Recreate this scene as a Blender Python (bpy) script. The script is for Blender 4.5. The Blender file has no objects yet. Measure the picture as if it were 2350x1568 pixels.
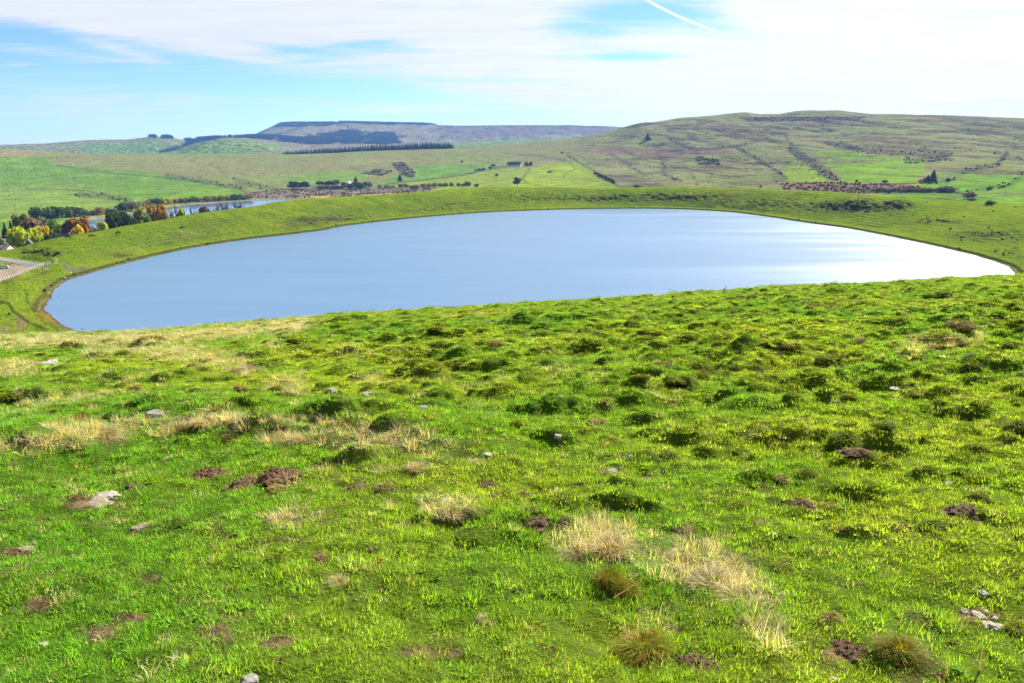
import bpy, bmesh, math, random
import numpy as np
from mathutils import Vector, Matrix

# ---------------------------------------------------------------- camera, sky, sun, exposure
scene = bpy.context.scene
COL = scene.collection
R = math.radians
PITCH = R(13.54)
CAM_H = 52.0                      # metres above the crater lake
FV = 28.0 / 36.0 * 2350.0         # focal length in the units used for control points
cam_data = bpy.data.cameras.new('camera')
cam_data.lens = 28.0
cam_data.sensor_width = 36.0
cam_data.clip_start = 0.05
cam_data.clip_end = 40000.0
cam = bpy.data.objects.new('camera', cam_data)
COL.objects.link(cam)
cam.location = (0, 0, CAM_H)
cam.rotation_euler = (R(90) - PITCH, 0, 0)
scene.camera = cam

SUN_AZ, SUN_EL = R(39), R(34)     # azimuth from +Y towards +X
sun_data = bpy.data.lights.new('sun', 'SUN')
sun_data.energy = 5.0
sun_data.angle = R(0.55)
sun_data.color = (1.0, 0.95, 0.87)
sun = bpy.data.objects.new('sun', sun_data)
COL.objects.link(sun)
sun_dir = Vector((math.sin(SUN_AZ) * math.cos(SUN_EL), math.cos(SUN_AZ) * math.cos(SUN_EL), math.sin(SUN_EL)))
sun.rotation_euler = sun_dir.to_track_quat('Z', 'Y').to_euler()

scene.view_settings.view_transform = 'Standard'
scene.view_settings.look = 'None'
scene.view_settings.exposure = 1.82
scene.view_settings.gamma = 1.0
scene.view_settings.use_curve_mapping = False
scene.cycles.use_denoising = True
scene.cycles.max_bounces = 6
scene.cycles.volume_bounces = 0
scene.cycles.transparent_max_bounces = 6

SKY_STRENGTH = 0.0412
world = bpy.data.worlds.new('World')
scene.world = world
world.use_nodes = True


def sky_angles(px, py):
    """azimuth and elevation of a direction given in picture units"""
    u = (px - 1175.0) / FV; w = (784.0 - py) / FV
    X, Y, Z = u, math.cos(PITCH) + w * math.sin(PITCH), -math.sin(PITCH) + w * math.cos(PITCH)
    return math.atan2(X, Y), math.atan2(Z, math.hypot(X, Y))


class NB:
    """small helper for node trees"""
    def __init__(self, tree):
        self.t = tree
        self.n = tree.nodes
        self.l = tree.links

    def new(self, typ, **kw):
        n = self.n.new(typ)
        for k, v in kw.items():
            setattr(n, k, v)
        return n

    def put(self, sock, v):
        if hasattr(v, 'is_output') or isinstance(v, bpy.types.NodeSocket):
            self.l.new(v, sock)
        else:
            sock.default_value = v

    def math(self, op, a, b=0.0, c=0.0, clamp=False):
        n = self.new('ShaderNodeMath', operation=op, use_clamp=clamp)
        self.put(n.inputs[0], a)
        self.put(n.inputs[1], b)
        self.put(n.inputs[2], c)
        return n.outputs[0]

    def sstep(self, x, lo, hi):
        n = self.new('ShaderNodeMapRange', interpolation_type='SMOOTHSTEP')
        self.put(n.inputs['Value'], x)
        n.inputs['From Min'].default_value = lo
        n.inputs['From Max'].default_value = hi
        return n.outputs[0]

    def mix(self, f, a, b, blend='MIX'):
        n = self.new('ShaderNodeMix', data_type='RGBA', blend_type=blend)
        self.put(n.inputs[0], f)
        self.put(n.inputs[6], a)
        self.put(n.inputs[7], b)
        return n.outputs[2]

    def noise(self, vec, scale, detail=4.0, rough=0.55, dist=0.0):
        n = self.new('ShaderNodeTexNoise')
        if vec is not None:
            self.l.new(vec, n.inputs['Vector'])
        n.inputs['Scale'].default_value = scale
        n.inputs['Detail'].default_value = detail
        n.inputs['Roughness'].default_value = rough
        n.inputs['Distortion'].default_value = dist
        return n.outputs[0]


def build_world():
    nb = NB(world.node_tree)
    nb.n.clear()
    out = nb.new('ShaderNodeOutputWorld')
    bg = nb.new('ShaderNodeBackground')
    bg.inputs['Strength'].default_value = SKY_STRENGTH
    nb.l.new(bg.outputs[0], out.inputs['Surface'])
    sky = nb.new('ShaderNodeTexSky', sky_type='NISHITA')
    sky.sun_disc = False
    sky.sun_elevation = SUN_EL
    sky.sun_rotation = SUN_AZ
    sky.altitude = 1250.0
    sky.air_density = 1.0
    sky.dust_density = 0.3
    sky.ozone_density = 2.0
    tc = nb.new('ShaderNodeTexCoord')
    d = tc.outputs['Generated']
    sep = nb.new('ShaderNodeSeparateXYZ')
    nb.l.new(d, sep.inputs[0])
    x, y, z = sep.outputs
    az = nb.math('ARCTAN2', x, y)
    el = nb.math('ARCSINE', z)
    # clouds lie on a high flat layer: project the view direction on it
    den = nb.math('ADD', nb.math('MAXIMUM', z, 0.0), 0.10)
    cmb = nb.new('ShaderNodeCombineXYZ')
    nb.put(cmb.inputs[0], nb.math('DIVIDE', x, den))
    nb.put(cmb.inputs[1], nb.math('DIVIDE', y, den))
    rot = nb.new('ShaderNodeMapping')
    rot.inputs['Rotation'].default_value = (0, 0, R(12))
    rot.inputs['Scale'].default_value = (0.55, 0.9, 1.0)
    nb.l.new(cmb.outputs[0], rot.inputs['Vector'])
    n1 = nb.noise(rot.outputs[0], 0.75, 7.0, 0.60, 0.6)
    n2 = nb.noise(rot.outputs[0], 2.6, 6.0, 0.62, 1.2)
    mp3 = nb.new('ShaderNodeMapping')
    mp3.inputs['Rotation'].default_value = (0, 0, R(24))
    mp3.inputs['Scale'].default_value = (0.45, 2.4, 1.0)
    nb.l.new(cmb.outputs[0], mp3.inputs['Vector'])
    n3 = nb.noise(mp3.outputs[0], 1.5, 8.0, 0.68, 1.6)       # drawn-out wisps
    # broad layout of the cloud sheet: thick towards the sun, torn away from it
    t = nb.math('ADD', nb.math('MULTIPLY', nb.math('ADD', az, 0.40), 2.3), nb.math('MULTIPLY', nb.math('SUBTRACT', el, 0.115), 10.5))
    base = nb.math('MULTIPLY', nb.sstep(t, -0.5, 0.95), 0.74)
    elf = nb.math('MINIMUM', el, 0.6)

    def blob(px, py, rx, ry, amp, tilt=0.0):
        a0, e0 = sky_angles(px, py)
        da = nb.math('SUBTRACT', az, a0)
        de = nb.math('SUBTRACT', nb.math('SUBTRACT', elf, e0), nb.math('MULTIPLY', da, tilt))
        q = nb.math('ADD', nb.math('POWER', nb.math('DIVIDE', da, rx / FV), 2.0), nb.math('POWER', nb.math('DIVIDE', de, ry / FV), 2.0))
        return nb.math('MULTIPLY', nb.math('EXPONENT', nb.math('MULTIPLY', q, -1.0)), amp)
    acc = base
    for b in [(60, 10, 380, 42, 0.75), (120, 85, 230, 20, -0.55, -0.04), (280, 116, 70, 11, 0.5, -0.2),
              (450, 62, 200, 55, 0.8), (760, 40, 260, 40, 0.3), (230, 245, 200, 26, 0.45), (380, 185, 330, 42, -0.35), (60, 112, 160, 10, 0.3, -0.1),
              (870, 105, 110, 14, -0.7), (640, 108, 120, 9, -0.6, -0.1), (560, 135, 120, 8, 0.3, -0.1), (700, 190, 300, 26, -0.3, -0.05), (1470, 130, 160, 12, -0.95), (1400, 45, 150, 34, -0.85, 0.1), (1590, 45, 150, 30, -0.75, -0.2),
              (1180, 40, 90, 40, 0.25), (2260, 238, 200, 12, -0.6), (1150, 280, 260, 16, -0.5), (800, 240, 230, 14, 0.35, -0.05),
              (1900, 150, 420, 110, 0.6), (1700, 210, 330, 50, 0.28), (2150, 60, 240, 26, -0.35, 0.06), (1900, 95, 200, 12, -0.3, -0.05), (2280, 140, 160, 14, -0.3), (40, 145, 30, 8, 0.4), (520, 160, 120, 8, 0.25)]:
        acc = nb.math('ADD', acc, blob(*b))
    # away from the frame the sheet thins out overhead
    thin = nb.sstep(el, 0.20, 0.42)
    acc = nb.math('SUBTRACT', acc, nb.math('MULTIPLY', thin, 0.42))
    cov = nb.math('ADD', acc, nb.math('ADD', nb.math('MULTIPLY', nb.math('SUBTRACT', n1, 0.5), 1.5), nb.math('MULTIPLY', nb.math('SUBTRACT', n2, 0.5), 0.95)))
    cov = nb.math('ADD', cov, nb.math('MULTIPLY', nb.math('SUBTRACT', n3, 0.5), 1.25))
    cov = nb.sstep(cov, -0.15, 0.85)
    # one vapour trail crossing the sheet
    ax1, ex1 = sky_angles(1487, 2)
    ax2, ex2 = sky_angles(1650, 73)
    da, de = ax2 - ax1, ex2 - ex1
    ln = math.hypot(da, de)
    pa, pe = nb.math('SUBTRACT', az, ax1), nb.math('SUBTRACT', el, ex1)
    along = nb.math('DIVIDE', nb.math('ADD', nb.math('MULTIPLY', pa, da / ln), nb.math('MULTIPLY', pe, de / ln)), ln)
    bow = nb.math('MULTIPLY', nb.math('MULTIPLY', along, nb.math('SUBTRACT', 1.0, along)), -0.008)
    across = nb.math('ADD', nb.math('ADD', nb.math('MULTIPLY', pa, -de / ln), nb.math('MULTIPLY', pe, da / ln)), nb.math('MULTIPLY', bow, -1.0))
    across = nb.math('ABSOLUTE', across)
    trail = nb.math('MULTIPLY', nb.math('SUBTRACT', 1.0, nb.sstep(across, 0.0003, 0.0026)),
                    nb.math('MULTIPLY', nb.sstep(along, -0.2, 0.1), nb.math('SUBTRACT', 1.0, nb.sstep(along, 0.85, 1.3))))
    cov = nb.math('MAXIMUM', cov, nb.math('MULTIPLY', trail, 0.85))
    skyc = nb.mix(1.0, sky.outputs[0], SKY_TINT, 'MULTIPLY')
    shade = nb.mix(nb.sstep(nb.math('ADD', nb.math('MULTIPLY', n2, 0.5), nb.math('MULTIPLY', n3, 0.5)), 0.35, 0.62), CLOUD_DIM, CLOUD_LIT)
    # cloud scatters forwards: brighter the closer it lies to the sun
    dot = nb.new('ShaderNodeVectorMath', operation='DOT_PRODUCT')
    nb.l.new(d, dot.inputs[0])
    dot.inputs[1].default_value = tuple(sun_dir)
    glow = nb.math('ADD', 1.0, nb.math('MULTIPLY', nb.math('POWER', nb.math('MAXIMUM', dot.outputs['Value'], 0.0), 5.0), 0.5))
    gv = nb.new('ShaderNodeVectorMath', operation='SCALE')
    nb.l.new(shade, gv.inputs[0])
    nb.l.new(glow, gv.inputs['Scale'])
    shade = gv.outputs[0]
    col = nb.mix(nb.math('MULTIPLY', cov, 0.97), skyc, shade)
    col = nb.mix(nb.math('MULTIPLY', trail, 0.7), col, (6.7, 6.75, 6.9, 1))
    nb.l.new(col, bg.inputs['Color'])


SKY_TINT = (0.65, 0.87, 1.11, 1)
CLOUD_LIT = (6.1, 6.2, 6.4, 1)
CLOUD_DIM = (5.6, 5.75, 6.05, 1)
build_world()

# ---------------------------------------------------------------- noise
rng = np.random.default_rng(7)
random.seed(7)


def _hash(ix, iy, seed):
    h = (ix.astype(np.int64) * 374761393 + iy.astype(np.int64) * 668265263 + seed * 982451653) & 0xFFFFFFFF
    h = ((h ^ (h >> 13)) * 1274126177) & 0xFFFFFFFF
    return (h ^ (h >> 16)) & 0xFFFFFFFF


def perlin(x, y, seed=0):
    x0 = np.floor(x); y0 = np.floor(y)
    fx = x - x0; fy = y - y0
    u = fx * fx * fx * (fx * (fx * 6 - 15) + 10)
    v = fy * fy * fy * (fy * (fy * 6 - 15) + 10)

    def g(ix, iy, dx, dy):
        a = _hash(ix, iy, seed) * (2 * math.pi / 4294967296.0)
        return np.cos(a) * dx + np.sin(a) * dy
    n00 = g(x0, y0, fx, fy); n10 = g(x0 + 1, y0, fx - 1, fy)
    n01 = g(x0, y0 + 1, fx, fy - 1); n11 = g(x0 + 1, y0 + 1, fx - 1, fy - 1)
    a = n00 + u * (n10 - n00); b = n01 + u * (n11 - n01)
    return (a + v * (b - a)) * 1.5


def fbm(x, y, seed=0, octv=4, gain=0.5):
    s = np.zeros_like(x); a = 1.0; t = 0
    for o in range(octv):
        s = s + a * perlin(x * 2.0 ** o, y * 2.0 ** o, seed + o * 17); t += a; a *= gain
    return s / t


def sst(x, a, b):
    t = np.clip((x - a) / (b - a), 0, 1)
    return t * t * (3 - 2 * t)


# ---------------------------------------------------------------- terrain control lines (picture units 2350 x 1568, distance in metres)
cP, sP = math.cos(PITCH), math.sin(PITCH)
APEX = 6.0


def ray(px, py):
    u = (px - 1175.0) / FV; w = (784.0 - py) / FV
    return u, cP + w * sP, -sP + w * cP


def at(px, py, Y):
    rx, ry, rz = ray(px, py)
    return rx / ry * Y, Y, rz / ry * Y


def at_z(px, py, Z):
    rx, ry, rz = ray(px, py)
    return rx / rz * Z, ry / rz * Z, Z


def to_px(x, y, z):
    """z relative to the camera"""
    f = y * cP - z * sP
    f = np.maximum(f, 0.05)
    return 1175 + x / f * FV, 784 - (y * sP + z * cP) / f * FV


AG = np.linspace(-1.1, 1.1, 1201)


def line(pts, sig=4.0):
    """control points -> (Y(a), Z(a)) sampled on AG"""
    P = []
    for p in pts:
        if p[0] == 'w':
            X, Y, Z = p[1:]
        else:
            X, Y, Z = at(*p)
        P.append((X / (Y + APEX), Y, Z))
    P.sort()
    P = np.array(P)
    Y = np.interp(AG, P[:, 0], P[:, 1]); Z = np.interp(AG, P[:, 0], P[:, 2])
    if sig > 0:
        k = np.arange(-24, 25); w = np.exp(-0.5 * (k / sig) ** 2); w /= w.sum()
        Y = np.convolve(np.pad(Y, 24, 'edge'), w, 'valid'); Z = np.convolve(np.pad(Z, 24, 'edge'), w, 'valid')
    return Y, Z


brow = line([(-300, 800, 30), (0, 776, 32), (200, 769, 34), (300, 766, 35), (430, 757, 36), (600, 742, 38), (800, 726, 40), (1000, 714, 42), (1200, 703, 43),
             (1450, 689, 44), (1550, 683, 45), (1650, 673, 46), (1900, 661, 47), (2060, 653, 48), (2200, 646, 48), (2350, 637, 50), (2700, 615, 52)], 10)
BROW_Y = brow[0]
BROW_M = -brow[1] / brow[0]


def near_h(x, y):
    a = x / np.maximum(y + APEX, 0.4)
    Yb = np.interp(a, AG, BROW_Y); m = np.interp(a, AG, BROW_M)
    return -1.7 - (m - 3.4 / Yb) * y - 1.7 / Yb ** 2 * y * y


def near_line(Yc):
    Y = np.full_like(AG, Yc)
    return Y, near_h(AG * (Y + APEX), Y)


Zf = -49.8
_s0 = BROW_M - 3.4 / BROW_Y; _c = 1.7 / BROW_Y ** 2
FOOT_Y = (-_s0 + np.sqrt(_s0 ** 2 + 4 * _c * (-Zf - 1.7))) / (2 * _c)
foot = (FOOT_Y, np.full_like(AG, Zf))
ZL = -51.75
# crater lake outline, relative to the camera (z = -52)
LAKE_PX = [(200, 765), (170, 755), (137, 740), (118, 725), (107, 712), (110, 695), (119, 680), (131, 662), (146, 650), (165, 640), (200, 630), (260, 612), (330, 595),
           (400, 578), (480, 563), (560, 551), (650, 541), (740, 530), (780, 521), (850, 512), (950, 501), (1080, 490), (1200, 484), (1350, 480), (1500, 479),
           (1600, 482), (1700, 489), (1800, 504), (1850, 512), (1950, 525), (2050, 545), (2150, 566), (2250, 590), (2300, 607), (2325, 622), (2331, 634)]
LAKE = [at_z(px, py, -52.0)[:2] for px, py in LAKE_PX]
LAKE += [(193, 285), (170, 255), (130, 230), (80, 212), (20, 202), (-40, 200), (-90, 210)]
LAKE = np.array(LAKE)


def smooth_poly(P, n=3):
    for _ in range(n):
        Q = np.roll(P, -1, 0)
        P = np.stack([0.75 * P + 0.25 * Q, 0.25 * P + 0.75 * Q], 1).reshape(-1, 2)
    return P


LAKE_S = smooth_poly(LAKE, 2)
near_shore = line([('w', -220, 235, -49.5), ('w', -150, 232, -50.6), ('w', -124, 226, ZL), ('w', -90, 210, ZL), ('w', -40, 200, ZL), ('w', 20, 202, ZL), ('w', 80, 212, ZL),
                   ('w', 130, 230, ZL), ('w', 170, 255, ZL), ('w', 193, 285, ZL), ('w', 260, 300, -47)], 6)
far_shore = line([('w', -420, 330, -46.0), (-60, 655, 300), (0, 641, 320), (40, 632, 325)] + [(px, py, at_z(px, py, ZL)[1]) for px, py in LAKE_PX[8:]] + [('w', 300, 330, -46)], 3)
rim = line([(-200, 600, 330), (0, 587, 365), (40, 578, 378), (100, 556, 392), (180, 541, 408), (260, 528, 430), (350, 511, 465), (420, 498, 490), (500, 485, 520), (560, 477, 545),
            (640, 464, 580), (700, 457, 610), (780, 451, 650), (900, 446, 700), (1000, 437, 745), (1080, 432, 775), (1200, 430, 800), (1350, 432, 805), (1500, 430, 800),
            (1600, 430, 780), (1750, 433, 740), (1850, 438, 700), (1960, 446, 670), (2090, 457, 620), (2200, 463, 590), (2350, 471, 560), (2700, 490, 520)], 5)
hidden_valley = line([(-300, 600, 480), ('w', -325, 505, -63), ('w', -290, 560, -72), ('w', -270, 660, -86), ('w', -200, 770, -86), ('w', -110, 900, -80), ('w', 10, 960, -68), ('w', 190, 950, -63),
                      ('w', 330, 890, -57), ('w', 400, 760, -51.5), ('w', 440, 690, -49), ('w', 520, 640, -46)], 8)
ZL2 = -91.0
valley = line([(-300, 530, 860), (0, 516, 950), (100, 508, 1000), (190, 505, 1035), (250, 499, 1075), (310, 492, 1130), (370, 477, 1260), (440, 469, 1345), (590, 457, 1480), (700, 455, 1520), (900, 446, 1620),
               (1000, 437, 1600), (1200, 431, 1500), (1500, 431, 1330), (1800, 436, 1130), (1960, 446, 960), (2090, 452, 860), (2350, 466, 740), (2700, 480, 700)], 6)
hill_foot = line([(-300, 445, 1600), (0, 440, 1700), (300, 430, 1800), (600, 420, 1950), (800, 408, 2050), (1000, 395, 2150), (1200, 388, 2100), (1400, 392, 2000), (1600, 387, 1750),
                  (1800, 378, 1650), (2000, 368, 1500), (2350, 372, 1400), (2700, 380, 1350)], 14)
hill_mid = line([(-300, 385, 2200), (0, 384, 2250), (300, 385, 2300), (600, 377, 2500), (900, 365, 2600), (1040, 352, 2700), (1200, 352, 2700), (1400, 336, 2600), (1600, 322, 2300),
                 (1800, 308, 2200), (2050, 303, 2100), (2350, 312, 1950), (2700, 330, 1900)], 14)
crest = line([(-300, 335, 2500), (0, 341, 2600), (60, 345, 2700), (200, 352, 2800), (400, 354, 2900), (640, 353, 3000), (850, 344, 3050), (1040, 336, 3100), (1200, 330, 3100),
              (1330, 316, 3100), (1400, 301, 3050), (1440, 289, 3000), (1470, 281, 2950), (1500, 280, 2920), (1530, 276, 2900), (1560, 270, 2900), (1600, 268, 2860), (1640, 265, 2850), (1690, 259, 2800), (1715, 258, 2790),
              (1740, 262, 2780), (1790, 262, 2760), (1822, 256, 2750), (1850, 254, 2730), (1930, 253.5, 2700), (1950, 257, 2690), (2000, 262, 2640), (2050, 262, 2600), (2200, 266, 2550), (2350, 272, 2500), (2700, 290, 2400)], 2)
crest_back = (crest[0] * 1.13, crest[1] - 12 - np.maximum(crest[1], 0) * 0.25)
round_hill = line([(-300, 345, 3900), (0, 352, 3900), (300, 356, 3900), (360, 352, 3900), (400, 346, 3900), (440, 331, 3900), (475, 321, 3900), (510, 316, 3900), (560, 320, 3900),
                   (620, 331, 3900), (680, 343, 3900), (740, 348, 3950), (850, 346, 4000), (1040, 338, 4000), (1200, 337, 4000), (1400, 330, 4000), (2350, 320, 4000), (2700, 320, 4000)], 3)
round_back = (round_hill[0] * 1.09, round_hill[1] - 14)
far_slope = line([(-300, 330, 5200), (0, 331, 5200), (100, 329, 5200), (170, 323, 5200), (300, 319, 5200), (335, 315.5, 5200), (350, 313, 5200), (368, 316, 5200), (385, 313.5, 5200),
                  (400, 318, 5200), (430, 322, 5200), (460, 319, 5200), (530, 314, 5200), (600, 314, 5200), (700, 320, 5200), (830, 328, 5200), (950, 330, 5200), (1100, 325, 5200),
                  (1250, 318, 5200), (1400, 322, 5200), (1500, 330, 5200), (2700, 330, 5200)], 2)
mesa_bench = line([(-300, 345, 6300), (0, 345, 6300), (500, 332, 6300), (590, 308, 6300), (640, 300, 6300), (780, 298, 6300), (900, 300, 6300), (1000, 303, 6300), (1250, 304, 6300),
                   (1400, 302, 6300), (1500, 312, 6300), (2350, 335, 6300)], 2)
mesa_foot = line([(-300, 350, 6900), (0, 350, 6900), (540, 332, 6900), (590, 306, 6900), (630, 292, 6900), (700, 289, 6900), (780, 285, 6900), (900, 284, 6900), (1000, 289, 6900),
                  (1050, 291, 6900), (1200, 292, 6900), (1390, 292, 6900), (1450, 296, 6900), (1600, 312, 6900), (2350, 335, 6900)], 2)
mesa_top = line([(-300, 352, 7000), (0, 352, 7000), (540, 334, 7000), (590, 305, 7000), (622, 291, 7000), (636, 284, 7000), (650, 281, 7000), (700, 280, 7000), (768, 280, 7000), (776, 278, 7000),
                 (880, 280.5, 7000), (990, 283, 7000), (1003, 286.5, 7000), (1050, 288, 7000), (1150, 287, 7000), (1300, 287, 7000), (1390, 289, 7000), (1450, 293, 7000), (1600, 308, 7000), (2350, 335, 7000)], 1.2)
land_end = (np.full_like(AG, 9500.0), np.minimum(mesa_top[1] - 20, 60.0))

LAYERS = [near_line(-5.5), near_line(58.0), near_line(80.0), near_line(105.0), foot, near_shore, far_shore, rim, hidden_valley, valley, hill_foot, hill_mid, crest, crest_back,
          round_hill, round_back, far_slope, mesa_bench, mesa_foot, mesa_top, land_end]
(L_START, L_58, L_80, L_105, L_FOOT, L_NS, L_FS, L_RIM, L_HV, L_VAL, L_HF, L_HM, L_CR, L_CB, L_RH, L_RB, L_FS2, L_MB, L_MF, L_MT, L_END) = range(len(LAYERS))
LY = np.array([l[0] for l in LAYERS]); LZ = np.array([l[1] for l in LAYERS])
for i in range(1, len(LY)):
    LY[i] = np.maximum(LY[i], LY[i - 1] * 1.004 + 2.0)
NL = len(LY)


def layer_vals(i, a):
    return np.interp(a, AG, LY[i]), np.interp(a, AG, LZ[i])


def loft(a, Y):
    """monotone cubic along Y through the control lines"""
    Ys = np.stack([np.interp(a, AG, LY[i]) for i in range(NL)])
    Zs = np.stack([np.interp(a, AG, LZ[i]) for i in range(NL)])
    k = np.clip((Ys <= Y).sum(0) - 1, 0, NL - 2)
    ii = np.arange(len(a))

    def sec(j):
        j = np.clip(j, 0, NL - 2)
        return (Zs[j + 1, ii] - Zs[j, ii]) / (Ys[j + 1, ii] - Ys[j, ii]), Ys[j + 1, ii] - Ys[j, ii]
    d0, h0 = sec(k - 1); d1, h1 = sec(k); d2, h2 = sec(k + 1)

    def slope(da, ha, db, hb):
        w1 = 2 * hb + ha; w2 = hb + 2 * ha
        ok = da * db > 0
        with np.errstate(divide='ignore', invalid='ignore'):
            m = (w1 + w2) / (w1 / np.where(ok, da, 1) + w2 / np.where(ok, db, 1))
        return np.where(ok, m, 0)
    m0 = np.where(k == 0, d1, slope(d0, h0, d1, h1)); m1 = np.where(k == NL - 2, d1, slope(d1, h1, d2, h2))
    t = (Y - Ys[k, ii]) / h1
    z0 = Zs[k, ii]; z1 = Zs[k + 1, ii]
    return ((2 * t ** 3 - 3 * t ** 2 + 1) * z0 + (t ** 3 - 2 * t ** 2 + t) * h1 * m0 + (-2 * t ** 3 + 3 * t ** 2) * z1 + (t ** 3 - t ** 2) * h1 * m1), k


def poly_sd(P, x, y):
    """signed distance to polygon, negative inside"""
    d2 = np.full(x.shape, 1e18); ins = np.zeros(x.shape, bool)
    n = len(P)
    for i in range(n):
        ax, ay = P[i]; bx, by = P[(i + 1) % n]
        ex, ey = bx - ax, by - ay
        wx, wy = x - ax, y - ay
        t = np.clip((wx * ex + wy * ey) / (ex * ex + ey * ey + 1e-12), 0, 1)
        d2 = np.minimum(d2, (wx - t * ex) ** 2 + (wy - t * ey) ** 2)
        c = ((ay > y) != (by > y))
        with np.errstate(divide='ignore', invalid='ignore'):
            xi = ax + (y - ay) * ex / np.where(ey == 0, 1e-9, ey)
        ins ^= c & (x < xi)
    d = np.sqrt(d2)
    return np.where(ins, -d, d)


LAKE2_PX = [(191, 507), (215, 503.5), (245, 500), (280, 496), (315, 490), (345, 484), (372, 478.5), (405, 474), (440, 470), (500, 465), (560, 461), (620, 458.5), (694, 457.5)]
LAKE2 = [at_z(px, py, ZL2)[:2] for px, py in LAKE2_PX] + [(-330, 1250), (-390, 1080), (-400, 960), (-395, 880), (-430, 820), (-470, 850)]
LAKE2 = smooth_poly(np.array(LAKE2), 2)

# named relief features given in picture units: (px, py, rx, ry, amplitude in metres, wavelength)
SCARPS = [(1250, 455, 110, 10, 1.6), (1400, 456, 150, 9, 2.0), (1560, 452, 90, 10, 2.2), (1000, 478, 90, 8, 0.9), (1960, 474, 95, 13, 4.4), (2140, 508, 40, 8, 2.0), (2060, 472, 42, 11, 3.2),
          (2270, 540, 120, 16, 1.3), (740, 506, 90, 10, 1.6), (800, 505, 200, 12, 0.6), (110, 580, 60, 12, 1.8), (1750, 468, 130, 14, 0.9), (2300, 585, 80, 14, 0.9), (1050, 468, 130, 7, 0.8)]


def relief(x, y, z, k):
    """natural roughness added to the smooth loft, amplitude depends on where we are"""
    out = np.zeros_like(z)
    m = k <= L_58
    m = m & (y < 80)
    if m.any():
        out[m] = hummock(x[m], y[m]) * (1 - sst(y[m], 60, 80))
    # lake land and rim
    m = (k >= L_FOOT) & (k < L_HV)
    if m.any():
        xm, ym, zm = x[m], y[m], z[m]
        px, py = to_px(xm, ym, zm)
        a = 0.35 * fbm(xm / 14, ym / 14, 21, 4) + 0.9 * fbm(xm / 60, ym / 60, 25, 3)
        # terracettes following the contour lines of the rim
        ph = zm * 0.9 + 0.8 * fbm(xm / 30, ym / 30, 31, 3)
        a += 0.09 * np.sin(ph * 2 * np.pi)
        for (cx, cy, rx, ry, am) in SCARPS:
            q = ((px - cx) / rx) ** 2 + ((py - cy) / ry) ** 2
            w = np.exp(-q * 1.2)
            s = (w > 0.02)
            if s.any():
                xs, ys, zs = xm[s], ym[s], zm[s]
                rid = 1 - np.abs(fbm(xs / 9, ys / 14, 41 + int(cx), 4)) * 3.2
                a[s] += w[s] * am * np.clip(rid, -0.6, 1.0) * 0.8
        out[m] = a * sst(ym, 120, 200)
    m = (k >= L_HV) & (k < L_CB)
    if m.any():
        xm, ym, zm = x[m], y[m], z[m]
        fade = sst(ym, 620, 1300)
        g = 1 - np.abs(fbm(xm / 170 + 0.25 * ym / 170, ym / 420, 51, 4)) * 2.6
        amp = 1.2 + 5.5 * sst(xm / ym, 0.02, 0.30) * sst(ym, 1300, 1900)
        low = 5 * fbm(xm / 420, ym / 420, 55, 3)
        keep = 1 - 0.75 * np.exp(-((ym - np.interp(xm / (ym + APEX), AG, LY[L_CR])) / 130) ** 2)
        out[m] = fade * keep * (-amp * 0.55 * np.clip(g, 0, 1) ** 3 * 2.2 + low + 1.2 * fbm(xm / 45, ym / 45, 58, 4))
    m = k >= L_CB
    if m.any():
        xm, ym = x[m], y[m]
        g = 1 - np.abs(fbm(xm / 320, ym / 700, 61, 4)) * 2.6
        kk = k[m]
        amp = np.where(kk >= L_FS2, 16.0, 4.0) * np.where(kk >= L_MF, 0.12, 1.0)
        out[m] = -amp * np.clip(g, 0, 1) ** 2 + np.where(kk >= L_MF, 0.6, 3.0) * fbm(xm / 150, ym / 150, 66, 3)
    return out


def hummock(x, y):
    """close-cropped, tussocky pasture: lumps of a hand to half a metre, more of them down the slope and to the right"""
    big = 0.10 * fbm(x / 3.2, y / 4.5, 3, 3)
    zone = sst(x / (y + APEX) + 0.25 * fbm(x / 6, y / 6, 4, 2), -0.25, 0.25)
    f = sst(y, 3.0, 14.0)
    amp = (0.040 + 0.14 * zone * f + 0.06 * f) * (0.35 + 0.65 * sst(fbm(x / 4.0, y / 4.0, 5, 2), -0.25, 0.25))
    s = 1.0 + 0.035 * np.maximum(y, 0)
    n1 = fbm(x / (0.62 * s) + 0.4 * y / s, y / (0.62 * s), 6, 3)
    n2 = np.abs(perlin(x / 0.95 + 5, y / 0.95 + 3, 9))
    h = big + amp * (1.5 * n1 - 1.1 * (n2 - 0.25)) * 1.0
    h += mounds(x, y)[0]
    rgh = (0.25 + 0.75 * sst(y, 3, 8)) * (0.45 + 0.55 * zone)
    h += rgh * 0.10 * (0.35 - np.abs(fbm(x / 0.52, y / 0.40, 14, 3))) * 1.6
    h += 0.022 * fbm(x / 0.16, y / 0.16, 12, 2) * (1 - sst(y, 8, 20))
    # step of the dry terrace that crosses the slope
    w = TERR_D(x, y)
    return h + 0.22 * np.exp(-(w / 0.9) ** 2) - 0.10 * sst(w, 0, 2.0) * (1 - sst(w, 4, 9))


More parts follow.
